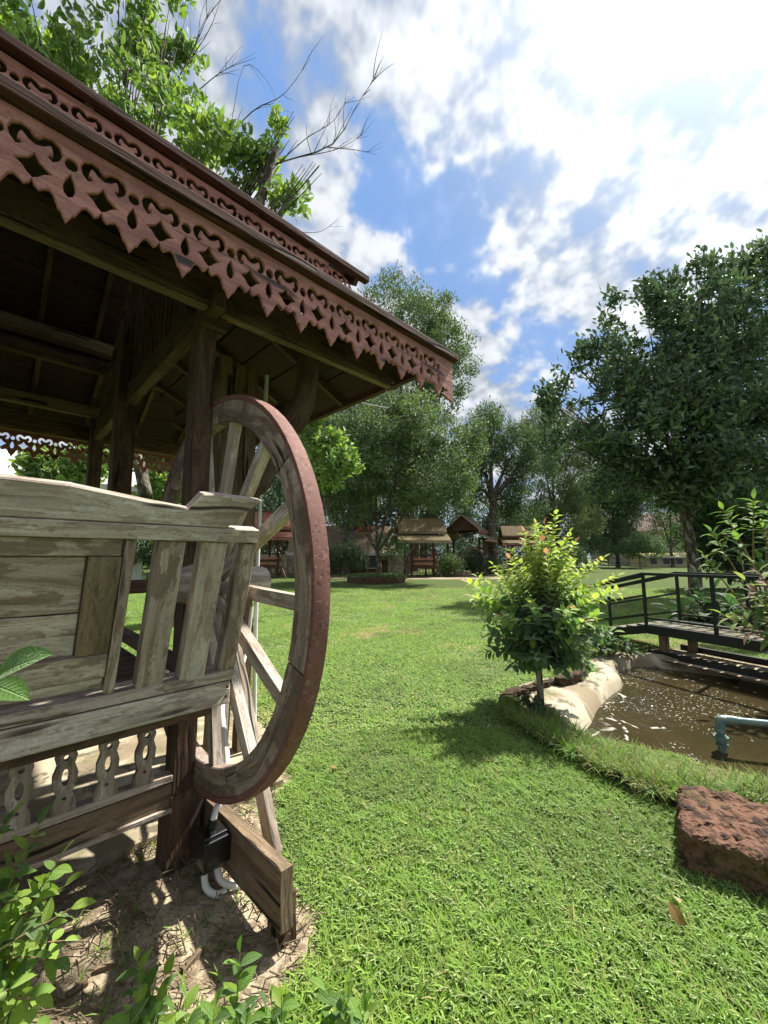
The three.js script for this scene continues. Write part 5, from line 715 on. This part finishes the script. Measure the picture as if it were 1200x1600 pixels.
// ------------------------------------------------------------------ houses, walls, sign
function house(name, label, px, depth, turn, o) {
  const b = at(px, 872, depth), t = thing(name, label, 'building', [b.x, 0, b.z], turn), { w, d, h, rh } = o; srand(500 + px);
  part('wall', beamGeo(w, h, d, 0.02), o.wall, t, V(0, h / 2, 0));
  for (const s of [1, -1]) { const L = Math.hypot(d / 2 + 0.6, rh), a = Math.atan2(rh, d / 2 + 0.6) * s, n = o.courses ?? 7; const rf = new THREE.Group(); rf.name = 'roof'; t.add(rf); for (let k = 0; k < n; k++) { const f = (k + 0.5) / n, m = part('roof_course', beamGeo(w + 1.2, 0.08, L / n * 1.1, 0.01), o.roof, rf, V(0, h + rh * f - 0.1, s * (d / 2 + 0.6) * (1 - f))); m.rotation.x = a + 0.05 * s; } part('eave_board', beamGeo(w + 1.22, 0.22, 0.05, 0.01), M.grey, rf, V(0, h - 0.2, s * (d / 2 + 0.62))); }
  for (let k = 0; k < o.win; k++) { const x = mix(-w / 2 + w / o.win / 2, w / 2 - w / o.win / 2, k / Math.max(1, o.win - 1)), wd = new THREE.Group(); wd.name = 'window'; wd.position.set(x, h * 0.55, d / 2); t.add(wd); part('frame', new RoundedBoxGeometry(1.1, 1.1, 0.08, 1, 0.01), M.grey, wd, V(0, 0, 0.02)); part('pane', new RoundedBoxGeometry(0.92, 0.92, 0.04, 1, 0.005), M.glassDark, wd, V(0, 0, 0.06)); }
  return t;
}
house('red_roofed_house', 'house with a red-brown roof far behind the lawn under the big tree crown', 1000, 66, -0.25, { w: 13, d: 8, h: 5.6, rh: 3.0, wall: M.grey, roof: M.roof, win: 4 });
house('low_building', 'low yellow outbuilding with dark openings at the far end of the lawn', 1045, 58, 0, { w: 9, d: 4, h: 1.5, rh: 0.5, wall: M.wall, roof: M.wall, win: 5, courses: 3 });
house('tiled_house', 'house with a pale tiled roof behind the red sign', 535, 33, 0.1, { w: 7, d: 5, h: 1.7, rh: 2.2, wall: M.brown, roof: M.tile, win: 3 });
house('pale_house', 'pale house with a light metal roof seen under the cart eaves at the far left', 45, 17, 0.6, { w: 8, d: 6, h: 4.2, rh: 1.6, wall: M.grey, roof: M.grey, win: 3 });
{
  const b = at(570, 872, 25), s = thing('red_sign', 'red sign board with a left-pointing arrow beside the planter tree', 'sign', [b.x, 0, b.z]);
  bar('post', s, M.grain, V(0.2, 0, -0.03), V(0.2, 3.1, -0.03), 0.06, 0.06, 0.004, V(1, 0, 0)); part('board', new RoundedBoxGeometry(0.86, 0.52, 0.04, 1, 0.008), M.redPaint, s, V(0, 2.98, 0.03));
  const ar = new THREE.Shape([[-0.36, 0], [-0.2, 0.09], [-0.2, 0.045], [0.34, 0.045], [0.34, -0.045], [-0.2, -0.045], [-0.2, -0.09]].map(p => new THREE.Vector2(...p))); part('arrow', new THREE.ExtrudeGeometry(ar, { depth: 0.006, bevelEnabled: false }), new THREE.MeshStandardMaterial({ color: 0x4a100c, roughness: 0.6 }), s, V(0, 2.88, 0.052));
  for (const [x0, x1, y] of [[-0.38, 0.38, 3.0], [-0.38, 0.38, 2.76], [-0.38, 0.38, 3.2]]) part('stripe', new THREE.BoxGeometry(x1 - x0, 0.022, 0.006), M.redLine, s, V((x0 + x1) / 2, y, 0.054)); for (const x of [-0.26, -0.1, 0.08, 0.24]) part('stroke', new THREE.BoxGeometry(0.025, 0.12, 0.006), M.redLine, s, V(x, 3.1, 0.054));
}
{
  const wl = thing('boundary_wall', 'low grey boundary wall behind the planter tree', 'wall', [at(520, 872, 31).x, 0, -31]); for (let k = 0; k < 5; k++) { part('wall_panel', beamGeo(2.3, 1.5, 0.15, 0.02), M.concrete, wl, V(-4.8 + k * 2.4, 0.75, 0)); part('pillar', beamGeo(0.25, 1.75, 0.25, 0.02), M.concrete, wl, V(-3.6 + k * 2.4, 0.87, 0.02)); }
  const fw = thing('far_fence', 'thin post fence at the far end of the lawn', 'fence', [at(950, 872, 57).x, 0, -57]); for (let k = 0; k < 14; k++) bar('post', fw, M.grain, V(-9 + k * 1.5, 0, 0), V(-9 + k * 1.5, 1.4, 0), 0.1, 0.1, 0.01, V(1, 0, 0)); for (const y of [0.5, 1.2]) bar('rail', fw, M.grain, V(-9.2, y, 0.06), V(10.6, y, 0.06), 0.05, 0.08);
}
// round stones by the gabled cart, wire from the eave
{
  srand(91); for (const [x, y, r, l] of [[728, 889, 0.28, 'round pale boulder beside the shrub by the gabled cart'], [716, 892, 0.22, 'smaller pale boulder left of the round one by the far carts'], [508, 897, 0.16, 'pale stone on the bare ground left of the round planter']]) { const d = dirOf(x, y), p = V(0, EYE, 0).addScaledVector(d, (0.1 - EYE) / d.y); p.multiplyScalar(26 / -p.z); const m = top('boulder', rockGeo(r * 2, r * 1.6, r * 1.8, 0.05, 4, 4), M.concrete, l, 'boulder'); m.position.set(p.x, r * 0.6, p.z); }
  top('cable', tube([uq(1.72, 2.26, 1.71), uq(1.8, 2.24, 1.75), uq(1.95, 2.27, 1.9), uq(2.3, 2.6, 2.6)], 0.004, 20, 6), M.pvc, 'thin pale cable trailing off the end of the roof plate', 'cable');
}
renderer.render(scene, camera);
